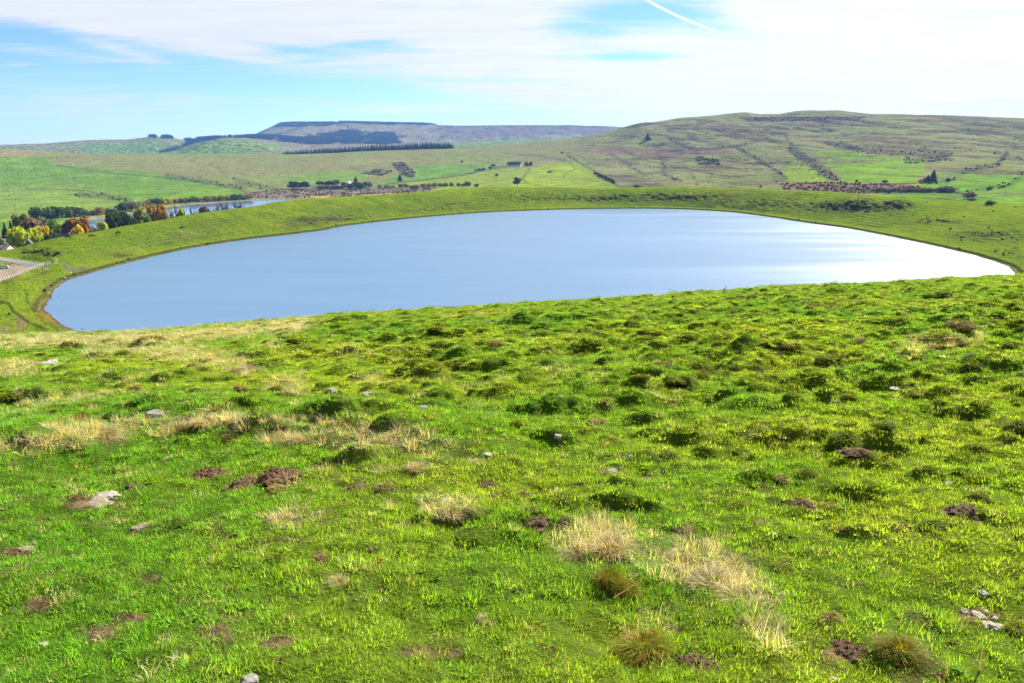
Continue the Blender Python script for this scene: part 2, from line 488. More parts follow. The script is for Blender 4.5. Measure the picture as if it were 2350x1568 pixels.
def mounds(x, y):
    """old tussock mounds on the pasture; returns height and how far into a mound each point lies"""
    h = np.zeros(x.shape); w = np.zeros(x.shape)
    for cell, seed, prob, r0, r1, hh in ((0.85, 301, 0.60, 0.10, 0.36, 0.19), (0.42, 311, 0.85, 0.07, 0.20, 0.13)):
        ci = np.floor(x / cell); cj = np.floor(y / cell)
        for di in (-1, 0, 1):
            for dj in (-1, 0, 1):
                i, j = ci + di, cj + dj
                u1 = _hash(i, j, seed) / 4294967296.0; u2 = _hash(i, j, seed + 1) / 4294967296.0
                u3 = _hash(i, j, seed + 2) / 4294967296.0; u4 = _hash(i, j, seed + 3) / 4294967296.0
                mx, my = (i + u1) * cell, (j + u2) * cell
                zone = 0.30 + 0.70 * sst(mx / np.maximum(my + APEX, 1) + 0.3 * perlin(mx / 5, my / 5, 315), -0.30, 0.12)
                on = (u3 < prob * zone * (0.35 + 0.65 * sst(my, 4.5, 11))) * sst(my, 3.2, 5.0)
                R_ = r0 + (r1 - r0) * u4 * u4
                ang = (u1 * 7.3 % 1.0 - 0.5) * 0.9
                dx, dy = x - mx, y - my
                ex, ey = dx * np.cos(ang) + dy * np.sin(ang), -dx * np.sin(ang) + dy * np.cos(ang)
                wob = np.maximum(1 + 0.75 * perlin(x * 4.3, y * 4.3, 321) + 0.45 * perlin(x * 9.1, y * 9.1, 323), 0.5)
                q = ((ex / (1.35 * R_)) ** 2 + (ey / (0.85 * R_)) ** 2) * wob
                m = np.clip(1 - q, 0, 1) ** 0.65 * on
                h = np.maximum(h, m * np.minimum(hh * (0.55 + 0.6 * u2) * (0.5 + 0.5 * R_ / r1), 0.62 * R_))
                w = np.maximum(w, np.clip(m * 1.6, 0, 1))
    return h, w


def _pick_near(px, py):
    rx, ry, rz = ray(px, py)
    Y = np.geomspace(1.0, 60, 3000)
    h = near_h(rx / ry * Y, Y); r = rz / ry * Y
    i = np.argmax(r < h)
    return rx / ry * Y[i], Y[i]


_T = [_pick_near(*p) for p in [(-300, 1120), (0, 1050), (120, 1015), (250, 990), (480, 962), (620, 972), (760, 985), (900, 1000), (1000, 1015)]]


def TERR_D(x, y):
    """distance past the terrace line (positive further away); very large away from it"""
    best = np.full(x.shape, 1e9); sgn = np.ones(x.shape)
    for (ax, ay), (bx, by) in zip(_T[:-1], _T[1:]):
        ex, ey = bx - ax, by - ay
        t = np.clip(((x - ax) * ex + (y - ay) * ey) / (ex * ex + ey * ey), 0, 1)
        dx, dy = x - ax - t * ex, y - ay - t * ey
        d = np.hypot(dx, dy)
        c = ex * dy - ey * dx
        u = d < best
        best = np.where(u, d, best); sgn = np.where(u, np.sign(c), sgn)
    return best * sgn


def shore_d(P, x, y):
    """distance outside the ragged water line"""
    return poly_sd(P, x, y) + 0.9 * fbm(x / 9, y / 9, 77, 3) + 1.6 * fbm(x / 34, y / 34, 79, 3) - 0.3


def H(x, y, detail=True, want_k=False):
    """terrain height relative to the camera"""
    x = np.atleast_1d(np.asarray(x, float)); y = np.atleast_1d(np.asarray(y, float))
    a = x / np.maximum(y + APEX, 0.4)
    z, k = loft(a, y)
    nh = near_h(x, y)
    w = sst(y, 58, 80)
    z = np.where(y < 80, nh * (1 - w) + z * w, z)
    if detail:
        z = z + relief(x, y, z, k)
    # lakes cut in
    for P, zl, bank, reach in ((LAKE_S, -52.0, 0.75, 16.0), (LAKE2, ZL2, 0.3, 30.0)):
        mn, mx = P.min(0) - reach - 5, P.max(0) + reach + 5
        m = (x > mn[0]) & (x < mx[0]) & (y > mn[1]) & (y < mx[1])
        if m.any():
            d = shore_d(P, x[m], y[m])
            zi = zl - 0.03 - np.minimum(0.10 * np.maximum(-d, 0), 3.0)
            zo = zl + 0.05 * np.maximum(d, 0) + bank * sst(d, 1.6, 3.4)
            s = sst(d, 2.5, reach)
            zz = np.where(d < 0, zi, zo * (1 - s) + np.maximum(z[m], zl + 0.25) * s)
            z[m] = zz
    return (z, k) if want_k else z


def pick(px, py, ymin=60.0, ymax=9000.0):
    """where the sight line through a picture point meets the ground"""
    rx, ry, rz = ray(px, py)
    Y = np.geomspace(ymin, ymax, 5000)
    h = H(rx / ry * Y, Y); r = rz / ry * Y
    i = int(np.argmax(r < h))
    if not (r < h).any():
        i = len(Y) - 1
    return rx / ry * Y[i], Y[i], float(h[i])


def pick_near(px, py):
    rx, ry, rz = ray(px, py)
    Y = np.geomspace(1.2, 70, 2500)
    h = H(rx / ry * Y, Y); r = rz / ry * Y
    i = int(np.argmax(r < h)) if (r < h).any() else len(Y) - 1
    return rx / ry * Y[i], Y[i], float(h[i])

# ---------------------------------------------------------------- terrain mesh
def tag(o, label=None, cat=None, group=None, kind=None):
    if label: o['label'] = label
    if cat: o['category'] = cat
    if group: o['group'] = group
    if kind: o['kind'] = kind
    return o


def grid_mesh(name, X, Y, Z, colr, mat, smooth=True):
    nr, nc = X.shape
    me = bpy.data.meshes.new(name)
    co = np.stack([X, Y, Z + CAM_H], -1).reshape(-1, 3).astype(np.float32)
    idx = np.arange(nr * nc).reshape(nr, nc)
    f = np.stack([idx[:-1, :-1], idx[:-1, 1:], idx[1:, 1:], idx[1:, :-1]], -1).reshape(-1, 4).astype(np.int32)
    me.vertices.add(len(co)); me.vertices.foreach_set('co', co.ravel())
    me.loops.add(f.size); me.loops.foreach_set('vertex_index', f.ravel())
    me.polygons.add(len(f))
    me.polygons.foreach_set('loop_start', np.arange(0, f.size, 4, dtype=np.int32))
    me.polygons.foreach_set('loop_total', np.full(len(f), 4, np.int32))
    me.polygons.foreach_set('use_smooth', np.full(len(f), smooth))
    me.update(calc_edges=True)
    at_ = me.attributes.new('Col', 'FLOAT_COLOR', 'POINT')
    c = np.ones((len(co), 4), np.float32); c[:, :3] = colr.reshape(-1, 3)
    at_.data.foreach_set('color', c.ravel())
    me.materials.append(mat)
    o = bpy.data.objects.new(name, me)
    COL.objects.link(o)
    return o


def in_poly(P, x, y):
    ins = np.zeros(x.shape, bool)
    n = len(P)
    for i in range(n):
        ax, ay = P[i]; bx, by = P[(i + 1) % n]
        if ay == by:
            continue
        c = ((ay > y) != (by > y))
        ins ^= c & (x < ax + (y - ay) * (bx - ax) / (by - ay))
    return ins


def stroke(P, x, y):
    d2 = np.full(x.shape, 1e18)
    for (ax, ay), (bx, by) in zip(P[:-1], P[1:]):
        ex, ey = bx - ax, by - ay
        t = np.clip(((x - ax) * ex + (y - ay) * ey) / (ex * ex + ey * ey + 1e-9), 0, 1)
        d2 = np.minimum(d2, (x - ax - t * ex) ** 2 + (y - ay - t * ey) ** 2)
    return np.sqrt(d2)


ALB = 0.62                        # overall reflectance of the painted colours


def C(*v):
    return np.array(v, float)


GREEN = C(0.098, 0.160, 0.014); BRIGHT = C(0.145, 0.205, 0.013); OLIVE = C(0.085, 0.105, 0.020); TAN = C(0.165, 0.165, 0.060); PALE = C(0.215, 0.205, 0.085)
HEATH = C(0.150, 0.115, 0.075); REDHEATH = C(0.165, 0.110, 0.070); SCRUBC = C(0.055, 0.062, 0.040); SOIL = C(0.075, 0.045, 0.028); STRAW = C(0.330, 0.280, 0.140)
BEACH = C(0.130, 0.085, 0.062); WETC = C(0.050, 0.042, 0.028); GRAVEL = C(0.300, 0.235, 0.160); ASPH = C(0.17, 0.165, 0.16); TERRAF = C(0.04, 0.06, 0.035)

# dry grass bands on the close slope: (polyline in picture units, half width, weight)
DRY = [([(-60, 1045), (120, 1010), (260, 985), (480, 962), (560, 975)], 26, 0.9), ([(600, 985), (740, 985), (900, 1005), (1010, 1030)], 34, 0.8),
       ([(-60, 790), (180, 782), (420, 775), (700, 745)], 16, 0.75), ([(0, 850), (70, 846)], 18, 0.7), ([(1290, 1250), (1400, 1225), (1500, 1275)], 42, 0.9),
       ([(1540, 1295), (1640, 1280), (1700, 1330), (1760, 1385)], 38, 0.9), ([(640, 1190), (760, 1180)], 26, 0.55), ([(1000, 1160), (1080, 1170)], 28, 0.5),
       ([(1480, 1470), (1500, 1440)], 40, 0.4), ([(640, 890), (680, 880)], 26, 0.6), ([(200, 800), (330, 800), (560, 840)], 26, 0.5), ([(1700, 1430), (1790, 1480)], 26, 0.5),
       ([(2080, 800), (2260, 765)], 26, 0.5), ([(1590, 1300), (1560, 1240)], 30, 0.5), ([(780, 1330), (760, 1325)], 20, 0.6), ([(1010, 1035), (960, 1075)], 26, 0.45)]
BARE = [(90, 1385, 46, 20), (195, 1150, 75, 22), (545, 1410, 40, 14), (490, 1450, 40, 22), (725, 1280, 24, 14), (640, 1470, 60, 18), (220, 1455, 60, 24), (300, 1420, 55, 14), (340, 1330, 30, 14),
        (1400, 1080, 45, 12), (1830, 1155, 40, 12), (2200, 1170, 45, 14), (1600, 1525, 44, 20), (1950, 1500, 60, 20), (2250, 1410, 60, 24), (1965, 1035, 34, 14), (1240, 1235, 34, 10),
        (1540, 1440, 40, 14), (40, 1275, 45, 14), (1000, 1500, 90, 14), (820, 1120, 36, 12), (740, 1065, 30, 10), (1500, 770, 40, 8), (1340, 765, 40, 7), (1890, 700, 40, 6), (980, 935, 34, 8), (1560, 1215, 34, 9),
        (2060, 890, 36, 8), (1440, 1050, 26, 10), (1950, 1150, 40, 9), (1750, 1200, 30, 8), (1480, 1095, 26, 8)]


def near_zones(px, py, x, y):
    wob = 34 * fbm(x / 0.9, y / 0.9, 81, 3)
    wob2 = 9 * fbm(x / 0.35, y / 0.35, 83, 3)
    dry = np.zeros_like(px)
    for P, w, a in DRY:
        d = stroke(P, px + wob, py + wob2)
        dry = np.maximum(dry, a * 0.85 * (1 - sst(d, w * 0.1, w * 1.45)))
    dry = np.maximum(dry, 0.42 * sst(fbm(x / 2.4, y / 2.4, 85, 4), 0.12, 0.5) * sst(x / (y + APEX), 0.35, -0.35))
    bare = np.zeros_like(px)
    for cx, cy, rx, ry in BARE:
        q = ((px + wob * 1.2 - cx) / rx) ** 2 + ((py + wob2 * 1.6 - cy) / ry) ** 2
        bare = np.maximum(bare, 1 - sst(q, 0.3, 1.25))
    return np.clip(dry, 0, 1), np.clip(bare, 0, 1)


def near_green(x, y):
    """green of the sward: yellow-green, deep green in lush hollows"""
    a = fbm(x / 5.5, y / 5.5, 91, 4); b = fbm(x / 1.5, y / 1.5, 93, 3)
    t = np.clip(0.52 + 0.85 * a + 0.55 * b, 0, 1)[:, None]
    lf = (0.65 * sst(x / np.maximum(y + APEX, 1) + 0.03 * y, 0.10, -0.18))[:, None]
    t = t * (1 - lf)
    return C(0.062, 0.170, 0.012) * (1 - t) + C(0.172, 0.226, 0.016) * t


def mixc(c, col, w):
    return c * (1 - w[:, None]) + col * w[:, None]


F_GREEN = [([(-200, 365), (130, 360), (110, 376), (330, 394), (520, 424), (545, 438), (560, 452), (300, 500), (0, 530), (-200, 530)], C(0.105, 0.195, 0.024), 0.9),
           ([(-200, 430), (120, 425), (260, 440), (335, 468), (100, 505), (-200, 520)], C(0.150, 0.215, 0.040), 0.8),
           ([(330, 470), (420, 440), (470, 432), (550, 446), (430, 466)], C(0.130, 0.225, 0.022), 0.8),
           ([(690, 398), (830, 392), (850, 412), (700, 422), (640, 410)], C(0.120, 0.215, 0.028), 0.7),
           ([(960, 382), (1120, 378), (1165, 384), (1090, 398), (930, 418), (860, 424)], C(0.105, 0.205, 0.026), 0.9),
           ([(1085, 400), (1165, 388), (1240, 384), (1180, 440), (860, 440), (930, 420)], C(0.180, 0.235, 0.022), 0.85),
           ([(1270, 374), (1335, 371), (1425, 434), (1180, 440), (1215, 388)], C(0.185, 0.250, 0.016), 0.95),
           ([(1255, 346), (1400, 338), (1478, 331), (1490, 337), (1400, 344), (1262, 352)], C(0.160, 0.215, 0.030), 0.85),
           ([(1868, 347), (1960, 348), (2118, 371), (2126, 386), (2100, 419), (1925, 419), (1938, 402), (1892, 376)], C(0.150, 0.250, 0.020), 1.0),
           ([(1800, 373), (1852, 370), (1905, 419), (1798, 421)], C(0.165, 0.240, 0.022), 0.95),
           ([(2085, 428), (2130, 418), (2215, 404), (2260, 394), (2420, 400), (2420, 476), (2080, 460), (1990, 446)], C(0.120, 0.235, 0.020), 0.95),
           ([(2150, 399), (2190, 394), (2245, 396), (2210, 404), (2150, 412)], C(0.085, 0.195, 0.022), 0.8)]
F_BROWN = [([(1785, 421), (1900, 418), (2060, 425), (2185, 440), (1960, 446), (1800, 440)], REDHEATH, 0.95),
           ([(1285, 341), (1450, 337), (1640, 346), (1720, 352), (1600, 357), (1380, 353)], C(0.175, 0.120, 0.080), 0.8),
           ([(560, 442), (680, 431), (840, 433), (1010, 430), (960, 446), (700, 455), (560, 456)], C(0.145, 0.115, 0.085), 0.95),
           ([(688, 458), (700, 451), (820, 447), (965, 440), (1000, 440), (900, 452), (700, 462)], C(0.330, 0.225, 0.070), 0.9),
           ([(1690, 270), (1800, 268), (1990, 268), (1965, 277), (1720, 280)], C(0.085, 0.060, 0.060), 0.85),
           ([(1440, 292), (1475, 281), (1515, 282), (1480, 290)], C(0.075, 0.060, 0.060), 0.8),
           ([(0, 346), (55, 346), (100, 354), (0, 360)], C(0.200, 0.150, 0.075), 0.7),
           ([(895, 374), (925, 372), (955, 398), (950, 410), (925, 405)], C(0.110, 0.095, 0.070), 0.8),
           ([(825, 398), (870, 389), (900, 394), (880, 404)], C(0.110, 0.095, 0.070), 0.7)]
# lines of dark scrub, ditches, walls and ledges on the hills: (polyline, half width, strength)
LINES = [([(1690, 338), (1740, 368), (1790, 398), (1802, 408)], 4, 0.7), ([(1818, 343), (1850, 368), (1888, 393), (1918, 412)], 10, 0.75), ([(1508, 348), (1526, 383), (1520, 400), (1560, 415)], 4, 0.55),
         ([(1300, 356), (1350, 385), (1420, 428)], 3, 0.55), ([(1400, 352), (1450, 385), (1480, 402)], 3, 0.5), ([(1900, 328), (1985, 345), (2080, 352), (2180, 364)], 6, 0.55), ([(1930, 330), (1960, 345)], 5, 0.6),
         ([(2110, 345), (2180, 352), (2150, 366), (2080, 372)], 6, 0.6), ([(2190, 412), (2125, 421)], 3, 0.7), ([(2280, 350), (2350, 368)], 4, 0.45), ([(2210, 394), (2290, 378), (2310, 350)], 5, 0.6),
         ([(1545, 330), (1600, 343), (1650, 341), (1700, 336)], 3, 0.5), ([(1690, 336), (1760, 318), (1820, 330)], 3, 0.5), ([(1480, 336), (1560, 322), (1640, 318)], 2, 0.4), ([(1720, 284), (1760, 300), (1800, 308), (1815, 330)], 3, 0.5),
         ([(1400, 292), (1300, 302), (1200, 316)], 2, 0.35), ([(2200, 300), (2270, 308), (2350, 312)], 2, 0.45), ([(2230, 268), (2350, 285)], 2, 0.4), ([(1970, 305), (2080, 310), (2200, 300)], 2.5, 0.45),
         ([(1080, 398), (1130, 388), (1160, 382)], 2, 0.55), ([(880, 425), (1000, 410), (1085, 398)], 1.8, 0.55), ([(1150, 352), (1240, 358), (1310, 372), (1318, 390), (1290, 405)], 1.8, 0.45),
         ([(1215, 388), (1200, 410), (1212, 420)], 2.5, 0.5), ([(130, 380), (230, 395), (400, 410), (520, 430)], 2, 0.45), ([(180, 447), (240, 452), (300, 462)], 6, 0.45), ([(60, 433), (180, 436), (260, 450)], 2, 0.4),
         ([(380, 404), (460, 415), (560, 435)], 5, 0.35), ([(540, 412), (600, 430), (640, 436)], 6, 0.35), ([(560, 322), (590, 337), (620, 346)], 1.5, 0.4), ([(1960, 437), (2060, 441), (2180, 442), (2215, 444)], 3.0, 0.75),
         ([(1885, 420), (2000, 425), (2105, 420)], 1.6, 0.6), ([(2030, 436), (2150, 440)], 3, 0.5), ([(1640, 388), (1625, 420)], 2.5, 0.45), ([(1560, 375), (1590, 400), (1600, 425)], 3, 0.45),
         ([(1600, 366), (1650, 378)], 9, 0.5), ([(2150, 455), (2290, 452), (2350, 444)], 1.4, 0.4), ([(2210, 472), (2350, 476)], 1.2, 0.3), ([(2220, 440), (2320, 425), (2350, 400)], 6, 0.35)]
RIM_BROWN = [(740, 502, 100, 8, 0.7), (275, 587, 40, 7, 0.8), (700, 520, 120, 14, 0.45), (2280, 541, 120, 15, 0.65), (2180, 510, 50, 6, 0.7), (1400, 455, 260, 10, 0.35), (120, 640, 22, 5, 0.75), (1950, 476, 90, 12, 0.9), (2055, 474, 36, 10, 0.8),
             (480, 548, 220, 16, 0.35), (900, 480, 260, 14, 0.3), (110, 585, 70, 12, 0.4), (2330, 600, 60, 14, 0.5)]
ROAD = [[(-60, 582), (0, 594), (45, 602), (90, 610)], 4.2]
PATHS = [([(40, 730), (60, 742), (20, 756), (-20, 770)], 7, C(0.20, 0.135, 0.075), 0.8), ([(-20, 690), (20, 696), (32, 716), (70, 742), (120, 762)], 4, C(0.030, 0.050, 0.012), 0.85), ([(60, 668), (62, 690), (80, 720), (110, 745), (150, 765)], 3, C(0.05, 0.08, 0.015), 0.7), ([(0, 650), (60, 640), (110, 624)], 4, C(0.12, 0.10, 0.04), 0.6), ([(95, 650), (80, 670), (70, 700)], 5, C(0.18, 0.19, 0.03), 0.6), ([(110, 655), (95, 690), (88, 712)], 4, C(0.26, 0.19, 0.05), 0.6),
         ([(150, 612), (170, 622), (190, 616)], 7, C(0.13, 0.115, 0.09), 0.7)]
LOT = [(-100, 640), (-40, 618), (20, 608), (60, 603), (95, 606), (104, 610), (70, 622), (20, 640), (-20, 652), (-100, 680)]


def paint(x, y, z, k, nz):
    px, py = to_px(x, y, z)
    n = len(x)
    nA = fbm(x / 260, y / 420, 101, 4); nB = fbm(x / 60, y / 90, 103, 4); nC = fbm(x / 15, y / 15, 105, 3)
    col = np.zeros((n, 3))
    near = (y < 80)
    if near.any():
        d, b = near_zones(px[near], py[near], x[near], y[near])
        g = near_green(x[near], y[near])
        c = g * 0.45 + C(0.012, 0.014, 0.004)
        c = mixc(c, C(0.075, 0.060, 0.028), 0.6 * sst(fbm(x[near] / 0.5, y[near] / 0.5, 151, 4), 0.12, 0.45))
        c = mixc(c, C(0.19, 0.165, 0.07), 0.75 * d)
        s = fbm(x[near] / 0.10, y[near] / 0.10, 107, 2)
        soil = np.clip(0.5 + s, 0, 1)[:, None]
        c = mixc(c, 1.0, np.zeros(len(c)))
        w = b * 0.92
        c = c * (1 - w[:, None]) + (C(0.062, 0.036, 0.022) * (1 - soil) + C(0.165, 0.112, 0.062) * soil) * w[:, None]
        col[near] = c
    rimz = (~near) & (k < L_HV)
    if rimz.any():
        q = rimz
        c = np.tile(GREEN, (q.sum(), 1)); X, Y_, Z_ = x[q], y[q], z[q]; PX, PY = px[q], py[q]
        c = mixc(c, BRIGHT, sst(nB[q] + 0.5 * nC[q], -0.3, 0.4))
        c = mixc(c, OLIVE, 0.55 * sst(fbm(X / 40, Y_ / 40, 109, 4) + 0.4 * nC[q], 0.0, 0.5))
        c = mixc(c, C(0.22, 0.21, 0.05), 0.5 * sst(fbm(X / 22, Y_ / 22, 110, 4), 0.10, 0.5))
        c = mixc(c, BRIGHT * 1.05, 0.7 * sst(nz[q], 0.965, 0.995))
        for cx, cy, rx, ry, a in RIM_BROWN:
            d = ((PX - cx) / rx) ** 2 + ((PY - cy) / ry) ** 2
            c = mixc(c, C(0.055, 0.055, 0.022), a * np.exp(-d * 1.3) * sst(nC[q] + 0.5 * nB[q], -0.35, 0.25))
        # steep broken banks show earth, rock and heather
        c = mixc(c, C(0.060, 0.055, 0.035), 0.85 * sst(nz[q], 0.93, 0.80))
        lft = PX < 260
        if lft.any():
            wob = 2.0 * fbm(X / 5, Y_ / 5, 111, 3)
            w = np.zeros(len(X)); w[lft] = in_poly(LOT, PX[lft] + wob[lft], PY[lft] + 0.5 * wob[lft]).astype(float)
            c = mixc(c, GRAVEL, w * 0.9)
            d = stroke(ROAD[0], PX, PY + 0.4 * wob); c = mixc(c, C(0.26, 0.24, 0.20), np.where(PX < 110, 0.9 * (1 - sst(d, ROAD[1] * 0.6, ROAD[1])), 0))
            d = stroke([(85, 611), (70, 606), (110, 612)], PX, PY); c = mixc(c, ASPH, 0.8 * (1 - sst(d, 4, 7)))
            for P, wd, cc, a in PATHS:
                d = stroke(P, PX + 2 * wob, PY + 2 * wob); c = mixc(c, cc, a * (1 - sst(d, wd * 0.5, wd * 1.2)))
        # shore
        mn, mx = LAKE_S.min(0) - 30, LAKE_S.max(0) + 30
        sb = (X > mn[0]) & (X < mx[0]) & (Y_ > mn[1]) & (Y_ < mx[1])
        if sb.any():
            d = shore_d(LAKE_S, X[sb], Y_[sb])
            lf = sst(X[sb], 30, -90)
            cc = c[sb]
            wid = (1.2 + 0.5 * lf) * (1 + 0.8 * fbm(X[sb] / 14, Y_[sb] / 14, 78, 3))
            sh = (1 - sst(d, wid * 0.6, wid)) * sst(d, -0.2, 0.3)
            bc = BEACH * lf[:, None] + C(0.10, 0.088, 0.06) * (1 - lf[:, None])
            cc = cc * (1 - sh[:, None]) + bc * sh[:, None]
            bank = sst(d, 1.4, 2.2) * (1 - sst(d, 3.0, 4.2))
            cc = mixc(cc, C(0.045, 0.042, 0.02), 0.75 * bank)
            og = np.exp(-((X[sb] + 142) / 9) ** 2 - ((Y_[sb] - 258) / 16) ** 2) * sst(d, 0.2, 1.0) * (1 - sst(d, 7, 12))
            cc = mixc(cc, C(0.36, 0.20, 0.03), 0.8 * og)
            u = d < 0
            cc[u] = C(0.13, 0.105, 0.07)
            c[sb] = cc
        col[q] = c
    hil = (k >= L_HV) & (k < L_CB)
    if hil.any():
        q = hil; X, Y_ = x[q], y[q]; PX, PY = px[q], py[q]
        c = np.tile(TAN, (q.sum(), 1))
        c = mixc(c, C(0.140, 0.190, 0.045), 0.75 * sst(nA[q] + 0.4 * nB[q], -0.15, 0.35))
        c = mixc(c, PALE, 0.6 * sst(fbm(X / 300, Y_ / 130, 113, 4), 0.05, 0.5))
        # valley bottom greener
        c = mixc(c, C(0.110, 0.175, 0.022), 0.55 * (1 - sst(Y_, 1500, 2300)))
        rgt = sst(PX + 120 * nB[q], 1250, 1450)
        c = mixc(c, C(0.205, 0.200, 0.085), 0.7 * rgt)
        st = fbm(X / 260, (z[q] + 0.04 * X) / 9, 115, 4)
        c = mixc(c, C(0.115, 0.085, 0.055), (0.25 + 0.5 * rgt) * sst(st + 0.4 * nB[q], 0.05, 0.42))
        c = mixc(c, C(0.115, 0.150, 0.035), 0.5 * rgt * sst(-st + 0.5 * nA[q], 0.05, 0.4))
        wx = 5 * fbm(X / 70, Y_ / 90, 117, 3); wy = 1.6 * fbm(X / 60, Y_ / 90, 119, 3)
        for P, cc, a in F_GREEN + F_BROWN:
            w = in_poly(P, PX + wx, PY + wy).astype(float)
            ms = 0.84 + 0.16 * np.clip(1 + 2.0 * nB[q], 0, 2)
            c = c * (1 - (a * w)[:, None]) + (cc[None, :] * ms[:, None]) * (a * w)[:, None]
        for P, wd, a in LINES:
            d = stroke(P, PX + wx * 1.3, PY + wy * 1.1)
            c = mixc(c, C(0.050, 0.048, 0.038), min(1.0, a * 1.45) * (1 - sst(d, wd * 0.45, wd * 1.5)) * np.clip(0.75 + 1.3 * nC[q] + 0.8 * nB[q], 0, 1.0))
        bl = fbm(X / 190, Y_ / 230, 161, 4) + 0.35 * nC[q]
        c = mixc(c, C(0.120, 0.090, 0.055), 0.62 * rgt * sst(bl, 0.08, 0.38))
        # gullies and sheep paths running down the slope
        gl = 1 - np.abs(fbm((X + 0.35 * Y_) / 95, (Y_ - 0.2 * X) / 420, 141, 4)) * 5.0
        gm = rgt * sst(fbm(X / 330, Y_ / 420, 143, 3), -0.25, 0.2)
        c = mixc(c, C(0.075, 0.062, 0.045), 0.9 * gm * sst(gl, 0.15, 0.75) * np.clip(0.7 + 1.2 * nC[q], 0, 1))
        # small ledges and wet hollows
        led = fbm(X / 120, (z[q] + 0.05 * X) / 4.0, 121, 3)
        c = mixc(c, C(0.055, 0.055, 0.038), (0.35 + 0.45 * rgt) * sst(led, 0.20, 0.42) * sst(nB[q], -0.15, 0.2))
        mn, mx = LAKE2.min(0) - 30, LAKE2.max(0) + 30
        sb = (X > mn[0]) & (X < mx[0]) & (Y_ > mn[1]) & (Y_ < mx[1])
        if sb.any():
            d = poly_sd(LAKE2, X[sb], Y_[sb])
            c[sb] = mixc(c[sb], C(0.20, 0.17, 0.10), 0.8 * (1 - sst(d, 10, 26)))
        col[q] = c
    far = k >= L_CB
    if far.any():
        q = far; X, Y_ = x[q], y[q]; PX, PY = px[q], py[q]; kk = k[q]
        c = np.tile(C(0.150, 0.165, 0.080), (q.sum(), 1))
        c = mixc(c, C(0.110, 0.185, 0.050), 0.7 * sst(fbm(X / 500, Y_ / 700, 123, 3), 0.0, 0.4))
        c = mixc(c, C(0.155, 0.125, 0.095), np.where(kk >= L_RB, 0.7, 0.2) * sst(fbm(X / 300, Y_ / 500, 125, 4), -0.1, 0.4))
        m = sst(PX, 560, 640) * (kk >= L_RB)
        c = mixc(c, C(0.150, 0.135, 0.100), 0.7 * m)
        c = mixc(c, C(0.055, 0.048, 0.055), 0.8 * m * sst(fbm(X / 120, Y_ / 400, 127, 4), 0.10, 0.40))
        pch = in_poly([(960, 300), (1010, 288), (1400, 290), (1390, 305), (1180, 312), (1080, 318)], PX, PY + 2 * nB[q]).astype(float)
        c = mixc(c, C(0.090, 0.070, 0.080), 0.6 * pch)
        fl = in_poly([(180, 332), (330, 330), (560, 340), (560, 352), (360, 353), (200, 350)], PX, PY).astype(float)
        c = mixc(c, C(0.105, 0.195, 0.05), 0.7 * fl)
        c = mixc(c, C(0.115, 0.190, 0.05), 0.7 * in_poly([(1000, 330), (1250, 316), (1330, 314), (1200, 332), (1040, 338)], PX, PY).astype(float))
        col[q] = c
    var = (1 + 0.10 * nC + 0.14 * nB) * np.where(k >= L_HV, 1.26, 1.12) * np.where(y < 80, 1.2, 1.0)
    return np.clip(col * var[:, None] * ALB, 0.005, 1)


def ground_material(name, scales, bump, rough=0.95, fine=0.0):
    m = bpy.data.materials.new(name)
    m.use_nodes = True
    nb = NB(m.node_tree)
    bs = m.node_tree.nodes['Principled BSDF']
    a = nb.new('ShaderNodeAttribute', attribute_name='Col')
    tc = nb.new('ShaderNodeTexCoord')
    v = tc.outputs['Object']
    n1 = nb.noise(v, scales[0], 6, 0.62)
    n2 = nb.noise(v, scales[1], 5, 0.6)
    f = nb.math('ADD', nb.math('MULTIPLY', nb.math('SUBTRACT', n1, 0.5), 0.9), nb.math('ADD', nb.math('MULTIPLY', nb.math('SUBTRACT', n2, 0.5), 0.9), 1.0))
    cm = nb.new('ShaderNodeCombineXYZ')
    for i in range(3):
        nb.put(cm.inputs[i], f)
    c = nb.mix(1.0, a.outputs['Color'], cm.outputs[0], 'MULTIPLY')
    # some bleached stems / darker moss mottling
    c2 = nb.mix(nb.math('MULTIPLY', nb.sstep(n2, 0.52, 0.72), 0.35), c, nb.mix(1.0, c, (1.45, 1.12, 1.2, 1), 'MULTIPLY'))
    nb.l.new(c2, bs.inputs['Base Color'])
    bs.inputs['Roughness'].default_value = rough
    bs.inputs['Specular IOR Level'].default_value = 0.0
    b = nb.new('ShaderNodeBump')
    b.inputs['Strength'].default_value = bump
    b.inputs['Distance'].default_value = 1.0 / scales[0]
    nb.l.new(nb.math('ADD', n1, n2), b.inputs['Height'])
    nb.l.new(b.outputs[0], bs.inputs['Normal'])
    return m


NC_IN, NC_OUT = 860, 26
acols = np.concatenate([np.linspace(-1.06, -0.70, NC_OUT, endpoint=False), np.linspace(-0.70, 0.70, NC_IN), np.linspace(0.70, 1.06, NC_OUT + 1)[1:]])
NCOL = len(acols)


def rows_between(l0, l1, n, geo=True):
    y0, _ = layer_vals(l0, acols); y1, _ = layer_vals(l1, acols)
    t = np.linspace(0, 1, n)[:, None]
    return (y0 ** (1 - t) * y1 ** t) if geo else y0 + (y1 - y0) * t


def band(name, rows, mat):
    Y = np.concatenate(rows, 0)
    X = acols[None, :] * (Y + APEX)
    z, k = H(X.ravel(), Y.ravel(), want_k=True)
    Z = z.reshape(X.shape)
    P = np.stack([X, Y, Z], -1)
    e1 = np.gradient(P, axis=1); e2 = np.gradient(P, axis=0)
    nn = np.cross(e1, e2); nz = np.abs(nn[..., 2]) / (np.linalg.norm(nn, axis=-1) + 1e-9)
    col = paint(X.ravel(), Y.ravel(), z, k, nz.ravel())
    o = grid_mesh(name, X, Y, Z, col, mat)
    o['kind'] = 'structure'
    return o


